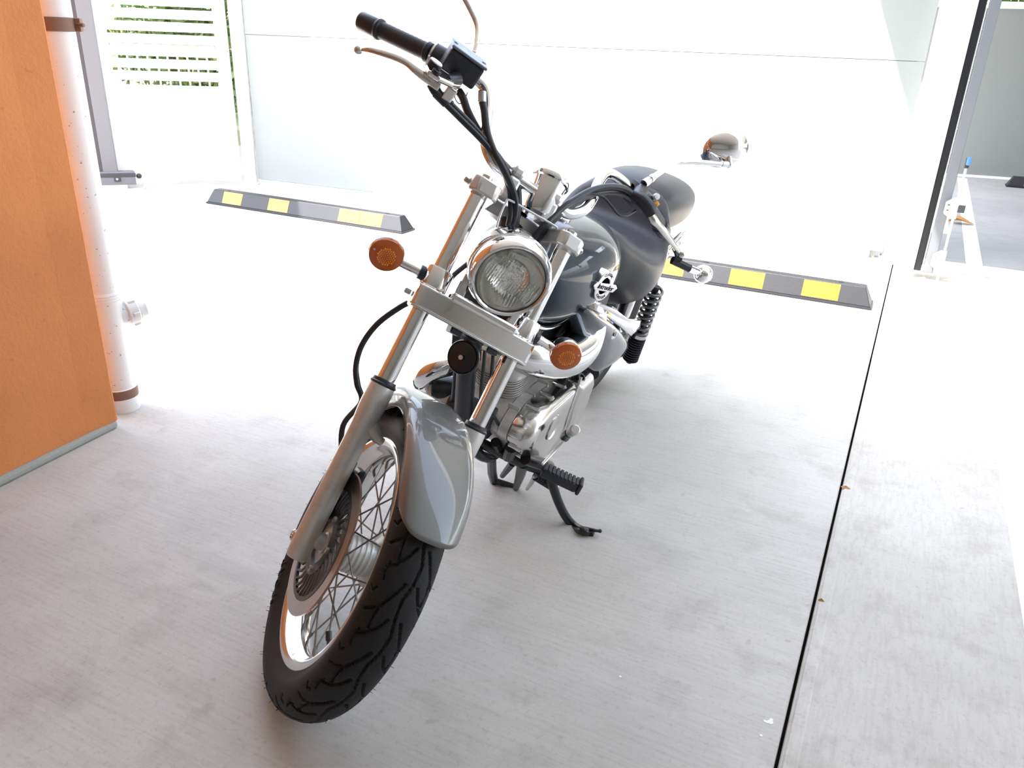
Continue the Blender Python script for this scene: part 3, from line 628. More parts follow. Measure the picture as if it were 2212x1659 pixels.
# ---- top clamp, cap bolts, risers, bar
pts = [(-.028, -.124), (.016, -.128), (.030, -.116), (.032, -.082), (.022, -.070), (-.048, -.058), (-.050, .058), (.022, .070), (.032, .082), (.030, .116), (.016, .128), (-.028, .124), (-.070, .062), (-.086, .02), (-.086, -.02), (-.070, -.062)]
tc_ = MB().prism([F(.684, a, y) for a, y in pts], FS * .030).build('top_clamp', M['silverpaint'], bike, 30, bev=.004, seg=2)
for sd in (-1, 1):
    MB().lathe(F(.713, 0, sd * YS), FS, [(.016, 0), (.016, .004), (.011, .005), (.011, .011), (.009, .012), (0, .012)], 24).build('fork_cap', M['chrome2'], tc_, 30)
    MB().lathe(F(.700, .0, sd * .126), FY * sd, [(.007, 0), (.007, .010), (.004, .012), (0, .012)], 10).build('clamp_bolt', M['chrome2'], tc_, 30)
    MB().prism([F(.712, -.048, sd * .045 - .013), F(.712, -.012, sd * .045 - .013), F(.712, -.012, sd * .045 + .013), F(.712, -.048, sd * .045 + .013)], FS * .046).build('bar_riser', M['silverpaint'], tc_, 0, bev=.006)
    MB().prism([F(.758, -.050, sd * .045 - .013), F(.758, -.010, sd * .045 - .013), F(.758, -.010, sd * .045 + .013), F(.758, -.050, sd * .045 + .013)], FS * .022).build('riser_cap', M['silverpaint'], tc_, 0, bev=.007)
MB().lathe(F(.714, -.0528, 0), FS, [(.022, 0), (.022, .006), (.014, .008), (.014, .013), (0, .014)], 20).build('stem_nut', M['chrome2'], tc_, 30)
RB = [(.760, -.030, -.035), (.758, -.030, -.060), (.762, -.035, -.090), (.783, -.042, -.117), (.818, -.057, -.129), (.861, -.080, -.136), (.893, -.098, -.152), (.902, -.105, -.185), (.897, -.112, -.240), (.899, -.130, -.285), (.905, -.180, -.352), (.908, -.205, -.380)]
LB = [(s + (.004 if -.30 < y < -.1 else 0), a, -y * 1.03) for s, a, y in RB]
bar_r = catmull([F(*q) for q in RB], 8); bar_l = catmull([F(*q) for q in LB], 8)
hb = MB().tube(list(reversed(bar_r)) + bar_l, .0112, 20).build('handlebar', M['chrome'], bike, 60)
def grip(B, sd):
    g0, g1 = F(*B[9]), F(*B[11]); d_ = (g1 - g0).normalized(); L = (g1 - g0).length
    g0 = g0 - d_ * .020; L += .020
    g = MB().lathe(g0, d_, [(.0125, 0), (.0185, .001), (.0190, .010), (.0162, .013)] + [(.0158 + .0006 * (q % 2), .016 + q * (L - .040) / 20) for q in range(21)] + [(.0192, L - .022), (.0200, L - .018), (.0185, L - .015), (.0172, L - .012)], 28).build('grip', M['grip'], hb, 30)
    MB().lathe(g0 + d_ * (L - .013), d_, [(.0172, 0), (.0178, .003), (.0178, .036), (.0165, .039), (0, .040)], 28).build('bar_end_weight', M['plastic'], hb, 30)
grip(RB, -1); grip(LB, 1)
# right switch housing, master cylinder, lid
def along(B, i, j, u): return F(*B[i]).lerp(F(*B[j]), u)
h0 = along(RB, 8, 9, .55); h1 = along(RB, 8, 9, -.35); d_ = (h1 - h0).normalized()
sw = MB().lathe(h0, d_, [(.014, 0), (.0235, .001), (.0245, .004), (.0245, (h1 - h0).length - .004), (.0235, (h1 - h0).length), (.013, (h1 - h0).length)], 24).build('switch_housing', M['plastic'], hb, 30)
MB().lathe(F(.928, -.100, -.232), FS, [(.006, -.008), (.006, .002), (.005, .004), (0, .004)], 14).build('kill_switch', M['red'], sw, 30)
MB().lathe(h0 - d_ * .004, d_, [(.015, 0), (.0262, .001), (.0262, .005), (.015, .006)], 24).build('housing_flange', M['chrome2'], sw, 30)
RC = F(.889, -.058, -.221); RU = FD(.829, .559, 0); RH = FD(-.559, .829, 0); RL = FY * -1.0      # level axes of the reservoir: up, forward, right
RR_ = lambda x, h, u: RC + RL * x + RH * h + RU * u
rs_ = MB().prism([RR_(-.036, -.022, -.022), RR_(.036, -.022, -.022), RR_(.036, .022, -.022), RR_(-.036, .022, -.022)], RU * .044).build('master_cylinder', M['plastic'], hb, 0, bev=.005)
lid = MB().prism([RR_(-.038, -.025, .022), RR_(.038, -.025, .022), RR_(.038, .025, .022), RR_(-.038, .025, .022)], RU * .006).build('reservoir_lid', M['lid'], hb, 0, bev=.003)
for y in (-.031, .031): MB().lathe(RR_(y, 0, .0281), RU, [(.0042, 0), (.0042, .0008), (.0015, .0010), (0, .0002)], 12).build('lid_screw', M['plastic'], lid, 0)
b = MB()
for ln_, (txt, sz) in enumerate((('WARNING', .0065), ('CLEAN FILLER CAP', .0040), ('BEFORE REMOVING', .0040), ('USE ONLY DOT4 FLUID', .0036))):
    V, Fc = text_mesh(txt, sz); b.add([RR_(-.012 - v.x, .010 - ln_ * .0085 + v.y, .0283) for v in V], Fc)
b.build('lid_print', M['print'], lid, 0)
PQ = lambda x, h, u: F(.826, -.008, -.270) + RL * x + RH * h + RU * u
pv = MB().prism([PQ(.018, .002, 0), PQ(.012, .026, 0), PQ(-.010, .026, 0), PQ(-.040, .006, 0), PQ(-.058, -.020, 0), PQ(-.040, -.036, 0), PQ(.004, -.020, 0)], RU * .010).build('lever_perch', M['alu_pol'], hb, 0, bev=.003)
MB().prism([PQ(-.034, .000, -.026), PQ(-.054, .000, -.026), PQ(-.054, -.020, -.026), PQ(-.034, -.020, -.026)], RU * .026).build('perch_block', M['alu_pol'], pv, 0, bev=.003)
MB().tube([PQ(-.030, -.010, .004), PQ(-.046, -.024, .010), F(.880, -.085, -.222)], [.009, .011, .015], 12).build('perch_arm', M['plastic'], pv, 40)
MB().prism([PQ(.010, .004, -.018), PQ(-.022, .010, -.018), PQ(-.022, -.008, -.018), PQ(.010, -.012, -.018)], RU * .014).build('lever_yoke', M['alu_pol'], pv, 0, bev=.003)
MB().lathe(PQ(.006, .002, .010), RU, [(.0125, 0), (.0130, .002), (.0130, .011), (.0122, .012)], 24, True).build('adjuster_dial', M['plastic'], pv, 30)
MB().lathe(PQ(.006, .002, .022), RU, [(.0122, 0), (.0115, .0016), (0, .0018)], 24).build('dial_face', M['white'], pv, 30)
MB().lathe(PQ(.000, .020, .009), RU, [(.0080, 0), (.0080, .007), (.0042, .007), (.0042, .003), (0, .003)], 16).build('pivot_bolt', M['plastic'], pv, 30)
lv = [fpt(930, 176, a=-.012), fpt(914, 163, a=-.012), fpt(897, 150, a=-.016), fpt(882, 138, a=-.022), fpt(862, 127, a=-.03), fpt(830, 116, a=-.045), fpt(800, 108, a=-.06), fpt(783, 107, a=-.072)]
MB().tube(lv, [.008, .009, .008, .0065, .0065, .0062, .0052, .0034], 14, smooth=6, flat=(FA, .62)).sphere(fpt(774, 108, a=-.078), .0082, 18).build('brake_lever', M['alu_pol'], hb, 60)
# left: clutch perch, boot, lever, switch block
h0 = along(LB, 8, 9, -.6); h1 = along(LB, 8, 9, .75); d_ = (h1 - h0).normalized(); L = (h1 - h0).length
swl = MB().lathe(h0, d_, [(.013, 0), (.0225, .001), (.0240, .005), (.0240, L - .005), (.0225, L), (.013, L)], 24).build('switch_housing', M['plastic'], hb, 30)
MB().lathe(fpt(1416, 441, a=-.098), FA, [(.006, -.008), (.0075, 0), (.0070, .007), (0, .0085)], 4).build('horn_button', M['orangebtn'], swl, 0, bev=.001)
MB().lathe(fpt(1417, 425, a=-.100), FA, [(.005, -.008), (.0075, 0), (.0065, .006), (0, .007)], 16).build('dip_switch', M['white'], swl, 0)
pl = MB().tube([fpt(1366, 420, a=-.065), fpt(1385, 432, a=-.055), fpt(1400, 448, a=-.05), fpt(1408, 462, a=-.05)], [.010, .0145, .0150, .0135], 16, smooth=4).build('clutch_boot', M['plastic'], hb, 50)
MB().tube([fpt(1385, 412, a=-.09), fpt(1376, 428, a=-.06)], [.016, .014], 14).build('clutch_perch', M['plastic'], hb, 40)
lv = [fpt(1404, 462, a=-.050), fpt(1413, 476, a=-.050), fpt(1422, 486, a=-.052), fpt(1434, 500, a=-.058), fpt(1448, 518, a=-.072), fpt(1462, 537, a=-.090), fpt(1469, 545, a=-.098)]
MB().tube(lv, [.0085, .0100, .0075, .0085, .0075, .0050, .0035], 14, smooth=6, flat=(FA, .62)).sphere(fpt(1473, 549, a=-.101), .0082, 18).build('clutch_lever', M['alu_pol'], hb, 60)

# ---- mirrors
def mirror(stem, head, tilt, ex):
    st = [F(*q) for q in stem]
    m0 = MB().tube(st, .0062, 14, smooth=6).build('mirror_stem', M['chrome'], hb, 60)
    d0 = (st[1] - st[0]).normalized()
    MB().lathe(st[0] - d0 * .012, d0, [(.0085, 0), (.0085, .012), (.0072, .013), (.0080, .018)], 16, True).lathe(st[0] + d0 * .010, d0, [(.0085, 0), (.0085, .010), (.0068, .012), (.0062, .030), (.0050, .031)], 6, True).build('mirror_nut', M['chrome2'], m0, 30)
    hc = F(*head); ax = FD(*tilt); xd = FD(*ex)
    MB().lathe(hc, ax, [(.043, -.012), (.0455, -.011), (.0460, -.005), (.043, .004), (.034, .014), (.020, .022), (.008, .0255), (0, .026)], 48, sx=1.22, xd=xd).build('mirror_shell', M['chrome'], m0, 50)
    MB().lathe(hc, ax, [(.0435, -.0118), (0, -.0118)], 48, sx=1.22, xd=xd).build('mirror_glass', M['mirror'], m0, 0)
    e = st[-1]; j = hc + ax * .014
    MB().cyl(st[-2].lerp(e, .75), e, .0075, 16).cyl(e, j, .0085, 16).sphere(e, .0088, 14).build('mirror_joint', M['chrome'], m0, 50)
mirror([(.930, -.086, .243), (.962, -.095, .263), (1.005, -.108, .292), (1.022, -.110, .312), (1.045, -.111, .350), (1.085, -.113, .424)], (1.114, -.128, .409), (-.52, .80, .05), (.80, .1, 1))
mirror([(.930, -.118, -.196), (.962, -.126, -.200), (1.000, -.140, -.210), (1.022, -.146, -.232), (1.050, -.150, -.285), (1.085, -.150, -.40)], (1.116, -.165, -.395), (-.52, .80, -.05), (.42, .1, -1))

# ---- instrument
gc = F(.797, -.045, .030)
ga = MB().lathe(gc, FD(1, -.12, .02), [(0, -.075), (.026, -.074), (.030, -.066), (.0345, -.020), (.0365, -.006), (.0400, -.004), (.0408, .000), (.0400, .005), (.0375, .0065), (.0360, .004), (.0360, .001), (0, .001)], 48).build('speedometer', M['chrome'], bike, 40)
MB().lathe(gc, FD(1, -.12, .02), [(.0355, .0015), (.0355, .0022), (0, .0022)], 40).build('dial', M['plastic'], ga, 0)
# ---- wire hoop that gathers the cables
MB().tube([fpt(1098, 512, a=-.005), fpt(1074, 498, a=.0), fpt(1080, 466, a=-.002), fpt(1093, 438, a=-.004), fpt(1102, 433, a=-.004), fpt(1150, 460, a=-.002), fpt(1198, 488, a=.0), fpt(1202, 495, a=.0), fpt(1192, 520, a=.0), fpt(1180, 548, a=.0)], .0023, 8, smooth=5).build('cable_hoop', M['zinc'], bike, 60)
# ---- hoses and cables
def cable(name, pts, r, m='hose', parent=None, pieces=()):
    P = [fpt(u, v, a=a) for u, v, a in pts]
    o = MB().tube(P, r, 10, smooth=7).build(name, M[m], parent or bike, 60)
    for i, rr, LL, mm in pieces:
        d_ = (P[i + 1] - P[i]).normalized(); MB().lathe(P[i], d_, [(rr * .7, 0), (rr, .002), (rr, LL - .002), (rr * .7, LL)], 14).build('ferrule', M[mm], o, 30)
    return o
cable('throttle_cable', [(928, 182, -.03), (938, 200, -.03), (960, 222, -.03), (1000, 262, -.03), (1045, 308, -.025), (1082, 358, -.02), (1098, 400, -.015), (1104, 440, -.012), (1101, 475, -.010), (1094, 510, -.02)], .0060, pieces=((1, .0075, .03, 'plastic'),))
cable('throttle_cable', [(941, 183, -.035), (950, 202, -.035), (972, 224, -.035), (1012, 264, -.034), (1056, 312, -.030), (1092, 362, -.025), (1106, 402, -.02), (1111, 442, -.016), (1108, 478, -.014), (1100, 512, -.024)], .0060, pieces=((1, .0075, .03, 'plastic'),))
cable('brake_hose', [(1041, 196, -.05), (1041, 216, -.05), (1046, 240, -.045), (1052, 285, -.035), (1068, 330, -.02), (1092, 375, -.012), (1110, 420, -.008), (1114, 455, -.008), (1104, 490, -.012), (1085, 520, -.02)], .0072, pieces=((0, .0082, .022, 'zinc'),))
cable('switch_loom', [(990, 196, -.075), (1000, 212, -.07), (1012, 245, -.062), (1040, 295, -.05), (1078, 345, -.04), (1112, 385, -.035), (1119, 430, -.03), (1116, 470, -.03), (1108, 505, -.035)], .0078)
cable('brake_light_wire', [(984, 198, -.07), (983, 212, -.068), (992, 224, -.066), (1003, 216, -.066), (1010, 200, -.068)], .0009)
cable('clutch_cable', [(1372, 424, -.065), (1350, 408, -.060), (1318, 403, -.05), (1280, 410, -.04), (1240, 432, -.028), (1208, 455, -.02), (1176, 486, -.015), (1152, 515, -.02)], .0066)
cable('switch_loom', [(1366, 428, -.09), (1340, 415, -.075), (1305, 414, -.060), (1268, 424, -.045), (1230, 445, -.035), (1200, 470, -.03), (1172, 500, -.03), (1155, 525, -.035)], .0078)
cable('choke_cable', [(1372, 455, -.062), (1352, 466, -.055), (1336, 463, -.05), (1320, 444, -.045), (1300, 424, -.042), (1270, 420, -.038), (1225, 440, -.03), (1190, 466, -.022), (1165, 495, -.02)], .0030)
cable('speedometer_cable', [(1100, 505, -.06), (1060, 530, -.05), (1020, 562, -.045), (985, 590, -.045), (965, 612, -.05)], .0048)
bh = [fpt(900, 645, a=-.03), fpt(862, 665, a=-.045), fpt(815, 700, a=-.06), (fpt(782, 745, a=-.07)), fpt(769, 790, a=-.075), fpt(772, 830, a=-.07), fpt(780, 868, a=-.06), F(.20, -.05, -.118), F(.14, -.055, -.090)]
MB().tube(bh, [.0056] * 5 + [.0062, .0050, .0050, .0050], 12, smooth=7).build('front_brake_hose', M['hose'], bike, 60)

# ================= body
# ---- tank
def sect(x, zb, zt, hw, n=40, pu=2.3, plow=2.1, zm=.42, yo=0):
    out = []; zc = zb + (zt - zb) * zm
    for k in range(n):
        an = k * 2 * math.pi / n; c, s_ = math.cos(an), math.sin(an); e = pu if s_ >= 0 else plow
        out.append(Vector((x, yo + hw * math.copysign(abs(c) ** (2 / e), c), zc + (zt - zc if s_ >= 0 else zc - zb) * math.copysign(abs(s_) ** (2 / e), s_))))
    return out
TK = [(1.000, .700, .735, .03), (.995, .668, .762, .065), (.975, .630, .788, .100), (.945, .604, .802, .118), (.90, .586, .810, .132), (.85, .577, .812, .141), (.79, .574, .808, .147), (.72, .578, .800, .149), (.65, .590, .788, .143), (.58, .606, .772, .120), (.52, .625, .755, .078), (.49, .65, .745, .05)]
xs = [t[0] for t in TK]; 
rings = []
for i in range(49):
    x = float(np.interp(i / 48, np.linspace(0, 1, len(TK)), xs)); u = i / 48 * (len(TK) - 1); 
    cat = catmull([Vector((t[1], t[2], t[3])) for t in TK], 12)
    q = cat[min(int(round(u * 12)), len(cat) - 1)]; xq = catmull([Vector((t[0], 0, 0)) for t in TK], 12)[min(int(round(u * 12)), len(cat) - 1)].x
    rings.append(sect(xq, q.x, q.y, q.z, 48))
tank = MB().grid(rings).build('fuel_tank', M['paint'], bike, 50)
rings = []
for t in TK[1:-1]:
    r = sect(t[0], t[1] - .004, t[2], t[3] * .93 + .004, 48); rings.append([v for v in r[24:48]] + [r[0]])
MB().tube(catmull([Vector((t[0], t[3] * .62, t[1] + .006)) for t in TK[2:-1]], 6), .006, 10).tube(catmull([Vector((t[0], -t[3] * .62, t[1] + .006)) for t in TK[2:-1]], 6), .006, 10).build('tank_seam', M['chrome2'], tank, 50)
MB().lathe((.80, 0, .806), (0, 0, 1), [(.034, 0), (.034, .008), (.030, .012), (0, .013)], 32).build('filler_cap', M['chrome'], tank, 30)
# emblem on the left flank: ring, banner, lettering
EC = bpt(1303, 617, y=.1540); en = Vector((.38, .92, .06)).normalized(); ex = Vector((-.92, .38, -.25)); ex = (ex - en * ex.dot(en)).normalized(); ey = en.cross(ex) 
if ey.z < 0: ey = -ey
EM = lambda x, y, z: EC + ex * x + ey * y + en * z
b = MB(); n = 40
rings = []
for r_, h_ in ((.0175, -.020), (.0320, -.020), (.0320, .003), (.0305, .0045), (.0190, .0045), (.0175, .003), (.0175, -.020)):
    rings.append([EM(r_ * .92 * math.cos(k * 2 * math.pi / n), r_ * 1.12 * math.sin(k * 2 * math.pi / n), h_) for k in range(n)])
b.grid(rings, True, False); em = b.build('tank_emblem', M['chrome'], tank, 30)
MB().prism([EM(-.043, -.004, -.018), EM(-.034, -.0125, -.018), EM(.036, -.0095, -.018), EM(.046, .002, -.018), EM(.036, .0095, -.018), EM(-.034, .0065, -.018)], en * .0255).build('emblem_banner', M['chrome'], tank, 0, bev=.0018)
b = MB()
def put(txt, size, fn, shear=0, space=1):
    V, Fc = text_mesh(txt, size, .0004, shear=shear, space=space); b.add([fn(v) for v in V], Fc)
put('Intruder', .0175, lambda v: EM(v.x * 1.0, v.y - .0015, .0079 + v.z), .35)
def arc(r, top):
    def f(v):
        an = (math.pi / 2 - v.x / r) if top else (-math.pi / 2 + v.x / r); rr = r + v.y if top else r - v.y
        return EM(rr * .92 * math.cos(an), rr * 1.12 * math.sin(an), .0048 + v.z)
    return f
put('CLASSIC', .0085, arc(.0250, True), 0, 1.15); put('CUSTOM', .0085, arc(.0250, False), 0, 1.15)
b.build('emblem_lettering', M['print'], tank, 0)
# ---- rider seat with bucket step, pillion pad
ST = [(.635, .640, .765, .055), (.610, .622, .772, .085), (.56, .588, .760, .118), (.50, .555, .735, .143), (.44, .515, .712, .167), (.38, .480, .698, .182), (.32, .462, .696, .186), (.285, .480, .712, .180), (.255, .510, .765, .162), (.23, .545, .785, .145), (.20, .590, .795, .125), (.17, .63, .79, .09)]
cat = catmull([Vector((t[1], t[2], t[3])) for t in ST], 6); cx_ = catmull([Vector((t[0], 0, 0)) for t in ST], 6)
seat = MB().grid([sect(x.x, q.x, q.y, q.z, 48, 2.8, 2.2, .62) for q, x in zip(cat, cx_)]).build('rider_seat', M['seat'], bike, 60)
PT = [(.235, .690, .765, .07), (.215, .675, .792, .105), (.15, .662, .806, .128), (.05, .655, .800, .138), (-.06, .652, .786, .138), (-.16, .655, .768, .128), (-.235, .662, .748, .105), (-.275, .675, .728, .06)]
cat = catmull([Vector((t[1], t[2], t[3])) for t in PT], 6); cx_ = catmull([Vector((t[0], 0, 0)) for t in PT], 6)
MB().grid([sect(x.x, q.x, q.y, q.z, 40, 2.6, 3.2, .35) for q, x in zip(cat, cx_)]).build('pillion_seat', M['seat'], bike, 60)
# ---- chrome flank strip, side cover with lock (both sides)
def flank(poly, th, name, m, bulge=0.0, bev=.004, sides=(1, -1), par=None):
    out = []
    for sd in sides:
        P = [Vector((p.x, p.y * sd, p.z)) for p in poly]; c = sum(P, Vector()) / len(P); rings = []
        for sc, dy in ((1.0, -th), (1.0, 0), (.93, bulge * .45), (.75, bulge * .8), (.4, bulge), (.05, bulge * 1.02)):
            rings.append([c + (q - c) * sc + Vector((0, dy * sd, 0)) for q in P])
        out.append(MB().grid(rings).build(name, m, par or bike, 45))
    return out
pc = catmull([bpt(1268, 668, y=.150), bpt(1296, 682, y=.158), bpt(1325, 702, y=.164), bpt(1346, 724, y=.166), bpt(1356, 744, y=.166), bpt(1348, 764, y=.164), bpt(1322, 786, y=.160), bpt(1292, 802, y=.154), bpt(1276, 792, y=.148), bpt(1262, 740, y=.140), bpt(1256, 690, y=.142)], 5, True)
sc_ = flank(pc, .03, 'side_cover', M['paint'], .014)
for o, sd in zip(sc_, (1, -1)):
    lk = bpt(1325, 722, y=.172); lk = Vector((lk.x, lk.y * sd, lk.z)); nn = Vector((.25, sd * .95, .12))
    MB().lathe(lk, nn, [(.014, -.006), (.0145, .001), (.013, .003), (.0095, .0032), (.0095, .0015), (0, .0015)], 24).build('cover_lock', M['chrome2'], o, 30)
    MB().box(lk + nn.normalized() * .0024, (.002, .0012, .010)).build('key_slot', M['print'], o, 0)
ps = [bpt(1277, 652, y=.138), bpt(1300, 655, y=.150), bpt(1330, 668, y=.162), bpt(1356, 688, y=.172), bpt(1384, 692, y=.176), bpt(1384, 708, y=.176), bpt(1362, 727, y=.172), bpt(1338, 706, y=.166), bpt(1304, 680, y=.156), bpt(1272, 666, y=.144)]
flank(ps, .012, 'flank_trim', M['chrome'], .008)
# ---- under-tank mass, frame
MB().box((.775, 0, .545), (.30, .15, .10)).build('airbox', M['black'], bike, 0, bev=.02)
MB().box((.56, 0, .52), (.22, .20, .20)).build('battery_box', M['black'], bike, 0, bev=.02)
fr = MB().tube([F(.455, -.0528, 0), F(.690, -.0528, 0)], .024, 20).build('steering_head', M['black'], bike, 30)
MB().tube([(1.10, 0, .745), (1.0, 0, .73), (.80, 0, .64), (.55, 0, .61), (.35, 0, .56)], .020, 14, smooth=5).build('backbone', M['black'], fr, 40)
MB().tube([(1.155, 0, .685), (1.125, 0, .62), (1.085, 0, .50), (1.045, 0, .385), (1.015, 0, .30)], .021, 14, smooth=5).build('down_tube', M['black'], fr, 40)
for sd in (-1, 1):
    MB().tube([(1.02, 0, .32), (1.005, sd * .03, .285), (.97, sd * .05, .25), (.90, sd * .06, .232), (.60, sd * .08, .225), (.44, sd * .11, .24), (.36, sd * .12, .34), (.34, sd * .12, .50)], .013, 12, smooth=6).build('cradle_tube', M['black'], fr, 40)
    MB().tube([(.36, sd * .12, .52), (.15, sd * .135, .60), (-.10, sd * .135, .62), (-.30, sd * .12, .60)], .012, 12, smooth=5).build('fender_strut', M['chrome'], fr, 40)
# gusset bracket by the horn and wires along the down tube
MB().prism([(1.135, -.03, .62), (1.115, -.03, .56), (1.10, .03, .56), (1.12, .03, .62)], (.012, 0, .004)).build('horn_bracket', M['black'], fr, 0, bev=.003)
for k, (yy, xx) in enumerate(((.028, .01), (.036, -.01), (-.026, .0))):
    MB().tube([(1.12 + xx, yy, .68), (1.09 + xx, yy * 1.3, .56), (1.05 + xx, yy * 1.4, .44), (1.0 + xx, yy * 2, .36)], .004, 8, smooth=5).build('loom', M['hose'], fr, 40)
hn = Vector((.93, -.10, .32)).normalized(); hp = bpt(1000, 772, y=.022)
ho = MB().lathe(hp, hn, [(0, -.030), (.018, -.029), (.020, -.018), (.030, -.012), (.0345, -.006), (.0350, .000), (.0330, .003), (.0315, .0015), (.0300, .0035), (.020, .0045), (.006, .005), (.006, .008), (.004, .009), (0, .009)], 40).build('horn', M['black'], bike, 35)
MB().lathe(hp, hn, [(.0048, .0085), (.0048, .0105), (0, .0108)], 14).build('horn_nut', M['zinc'], ho, 30)

# ---- engine
def outline(pts, n=6): return catmull([Vector((x, 0, z)) for x, z in pts], n, True)
OL = outline([(1.005, .355), (.985, .392), (.93, .414), (.86, .410), (.78, .405), (.70, .402), (.640, .400), (.612, .375), (.612, .290), (.640, .235), (.72, .215), (.83, .222), (.92, .262), (.975, .315)])
oc = sum(OL, Vector()) / len(OL)
def shrink(sc, y): return [oc + (p - oc) * sc + Vector((0, y, 0)) for p in OL]
en_ = MB().grid([shrink(.90, -.13), shrink(.97, -.12), shrink(.97, .072)]).build('crankcase', M['alu'], bike, 40)
MB().grid([shrink(.985, .074), shrink(.985, .098)]).build('case_joint', M['alu'], en_, 40)
cv = MB().grid([shrink(.99, .100), shrink(1.0, .102), shrink(1.0, .134), shrink(.985, .146), shrink(.93, .157), shrink(.86, .161), shrink(.30, .163)]).build('engine_cover', M['alu_pol'], bike, 40)
MB().lathe(Vector((.87, .1605, .345)), Y3, [(.032, 0), (.034, .002), (.034, .0045), (.031, .0055), (.028, .003), (0, .0035)], 36).build('timing_cap', M['alu_pol'], cv, 30)
MB().tube(catmull([Vector((.735, .158, .43)), Vector((.755, .1625, .36)), Vector((.75, .1625, .29)), Vector((.72, .160, .235))], 6), .004, 10).build('cover_ridge', M['alu_pol'], cv, 40)
rear = MB().grid([[Vector((x, y, z)) for x, z in ((.735, .408), (.64, .404), (.606, .370), (.604, .29), (.635, .225), (.715, .215))] for y in (.12, .160)] + [[Vector((.67 + (x - .67) * .86, .172, .32 + (z - .32) * .86)) for x, z in ((.735, .408), (.64, .404), (.606, .370), (.604, .29), (.635, .225), (.715, .215))]]).build('sprocket_cover', M['alu_pol'], bike, 0, bev=.008, seg=3)
MB().lathe(Vector((.70, .150, .408)), Vector((.2, .6, .7)), [(.012, -.01), (.012, .004), (.008, .005), (.008, -.002), (0, -.002)], 18).build('cover_recess', M['plastic'], rear, 30)
for x, z in ((.990, .380), (.945, .411), (.862, .411), (.772, .405), (.70, .402), (.93, .268), (.80, .222), (.985, .325)):
    d_ = (Vector((x, 0, z)) - oc).normalized(); c0 = Vector((x, 0, z)) - d_ * .006
    bs = MB().cyl(c0 + Vector((0, .104, 0)), c0 + Vector((0, .136, 0)), .0105, 16).build('bolt_boss', M['alu_pol'], cv, 30)
    MB().lathe(c0 + Vector((0, .1345, 0)), Y3, [(.0075, 0), (.0075, .005), (.005, .006), (.005, .003), (0, .003)], 12).build('cover_bolt', M['zinc'], cv, 30)
for q in range(4):                    # ribs on the rim band
    x = .97 - q * .085; MB().box((x, .086, .412 - .003 * q), (.004, .030, .012)).build('case_rib', M['alu'], en_, 0, bev=.001)
MB().lathe(Vector((.895, .080, .404)), Z3, [(.011, 0), (.011, .006), (.007, .008), (0, .008)], 6).build('oil_plug', M['alu'], en_, 0)
# starter / front bulge
MB().cyl((.985, -.06, .355), (.985, .055, .355), .040, 28).build('starter_motor', M['steel_dark'], en_, 30, bev=.005)
# cylinders
def cylinder(cx0, tilt, name):
    ax = Vector((math.sin(tilt), 0, math.cos(tilt))); fx = Vector((math.cos(tilt), 0, -math.sin(tilt))); o0 = Vector((cx0, .015, .405))
    def ring(h, hx, hy, e=3.2, n=40):
        return [o0 + ax * h + fx * (hx * math.copysign(abs(math.cos(k * 2 * math.pi / n)) ** (2 / e), math.cos(k * 2 * math.pi / n))) + Y3 * (hy * math.copysign(abs(math.sin(k * 2 * math.pi / n)) ** (2 / e), math.sin(k * 2 * math.pi / n))) for k in range(n)]
    c = MB().grid([ring(-.02, .052, .050), ring(.075, .052, .050)]).build(name, M['alu'], bike, 40)
    for q in range(10):
        h = .006 + q * .0075; MB().grid([ring(h, .064, .062), ring(h + .0028, .064, .062)]).build('cooling_fin', M['alu'], c, 30)
    MB().grid([ring(.074, .066, .064), ring(.080, .068, .066), ring(.105, .067, .064), ring(.118, .060, .056), ring(.124, .045, .042), ring(.126, .01, .01)]).build('cylinder_head', M['alu'], c, 50)
    return c
cylinder(.885, math.radians(14), 'front_cylinder'); cylinder(.735, math.radians(-34), 'rear_cylinder')
# ---- chrome air cleaner elbow on the left
MB().tube([(.955, .045, .535), (.925, .075, .525), (.870, .105, .512), (.805, .126, .503), (.745, .132, .512), (.715, .128, .545), (.705, .118, .595)], [.040, .046, .049, .050, .050, .047, .040], 28, smooth=7).build('intake_cover', M['chrome'], bike, 60)
# ---- exhausts on the right
def exhaust(name, pts, rr):
    return MB().tube(pts, rr, 20, smooth=7).build(name, M['chrome'], bike, 60)
e1 = exhaust('exhaust_pipe', [(.925, -.035, .455), (.975, -.075, .450), (1.000, -.118, .425), (.990, -.142, .385), (.940, -.158, .335), (.860, -.165, .285), (.70, -.170, .245), (.50, -.175, .235), (.35, -.18, .235)], [.021, .023, .024, .024, .024, .024, .024, .024, .024])
MB().lathe((.40, -.182, .235), (-1, -.02, .03), [(.026, 0), (.034, .03), (.038, .08), (.038, .55), (.034, .60), (.030, .61), (.026, .60), (.026, .55)], 28).build('muffler', M['chrome'], e1, 40)
e2 = exhaust('exhaust_pipe', [(.66, -.06, .48), (.62, -.12, .46), (.56, -.17, .42), (.48, -.185, .37), (.36, -.187, .335)], .023)
MB().lathe((.42, -.187, .335), (-1, -.02, .02), [(.026, 0), (.034, .03), (.038, .08), (.038, .50), (.034, .55), (.030, .56), (.026, .55), (.026, .5)], 28).build('muffler', M['chrome'], e2, 40)
MB().lathe((.955, -.060, .375), (.35, -.90, -.1), [(.030, 0), (.034, .03), (.030, .06), (.012, .066), (0, .066)], 24).build('clutch_cover', M['black'], bike, 40)
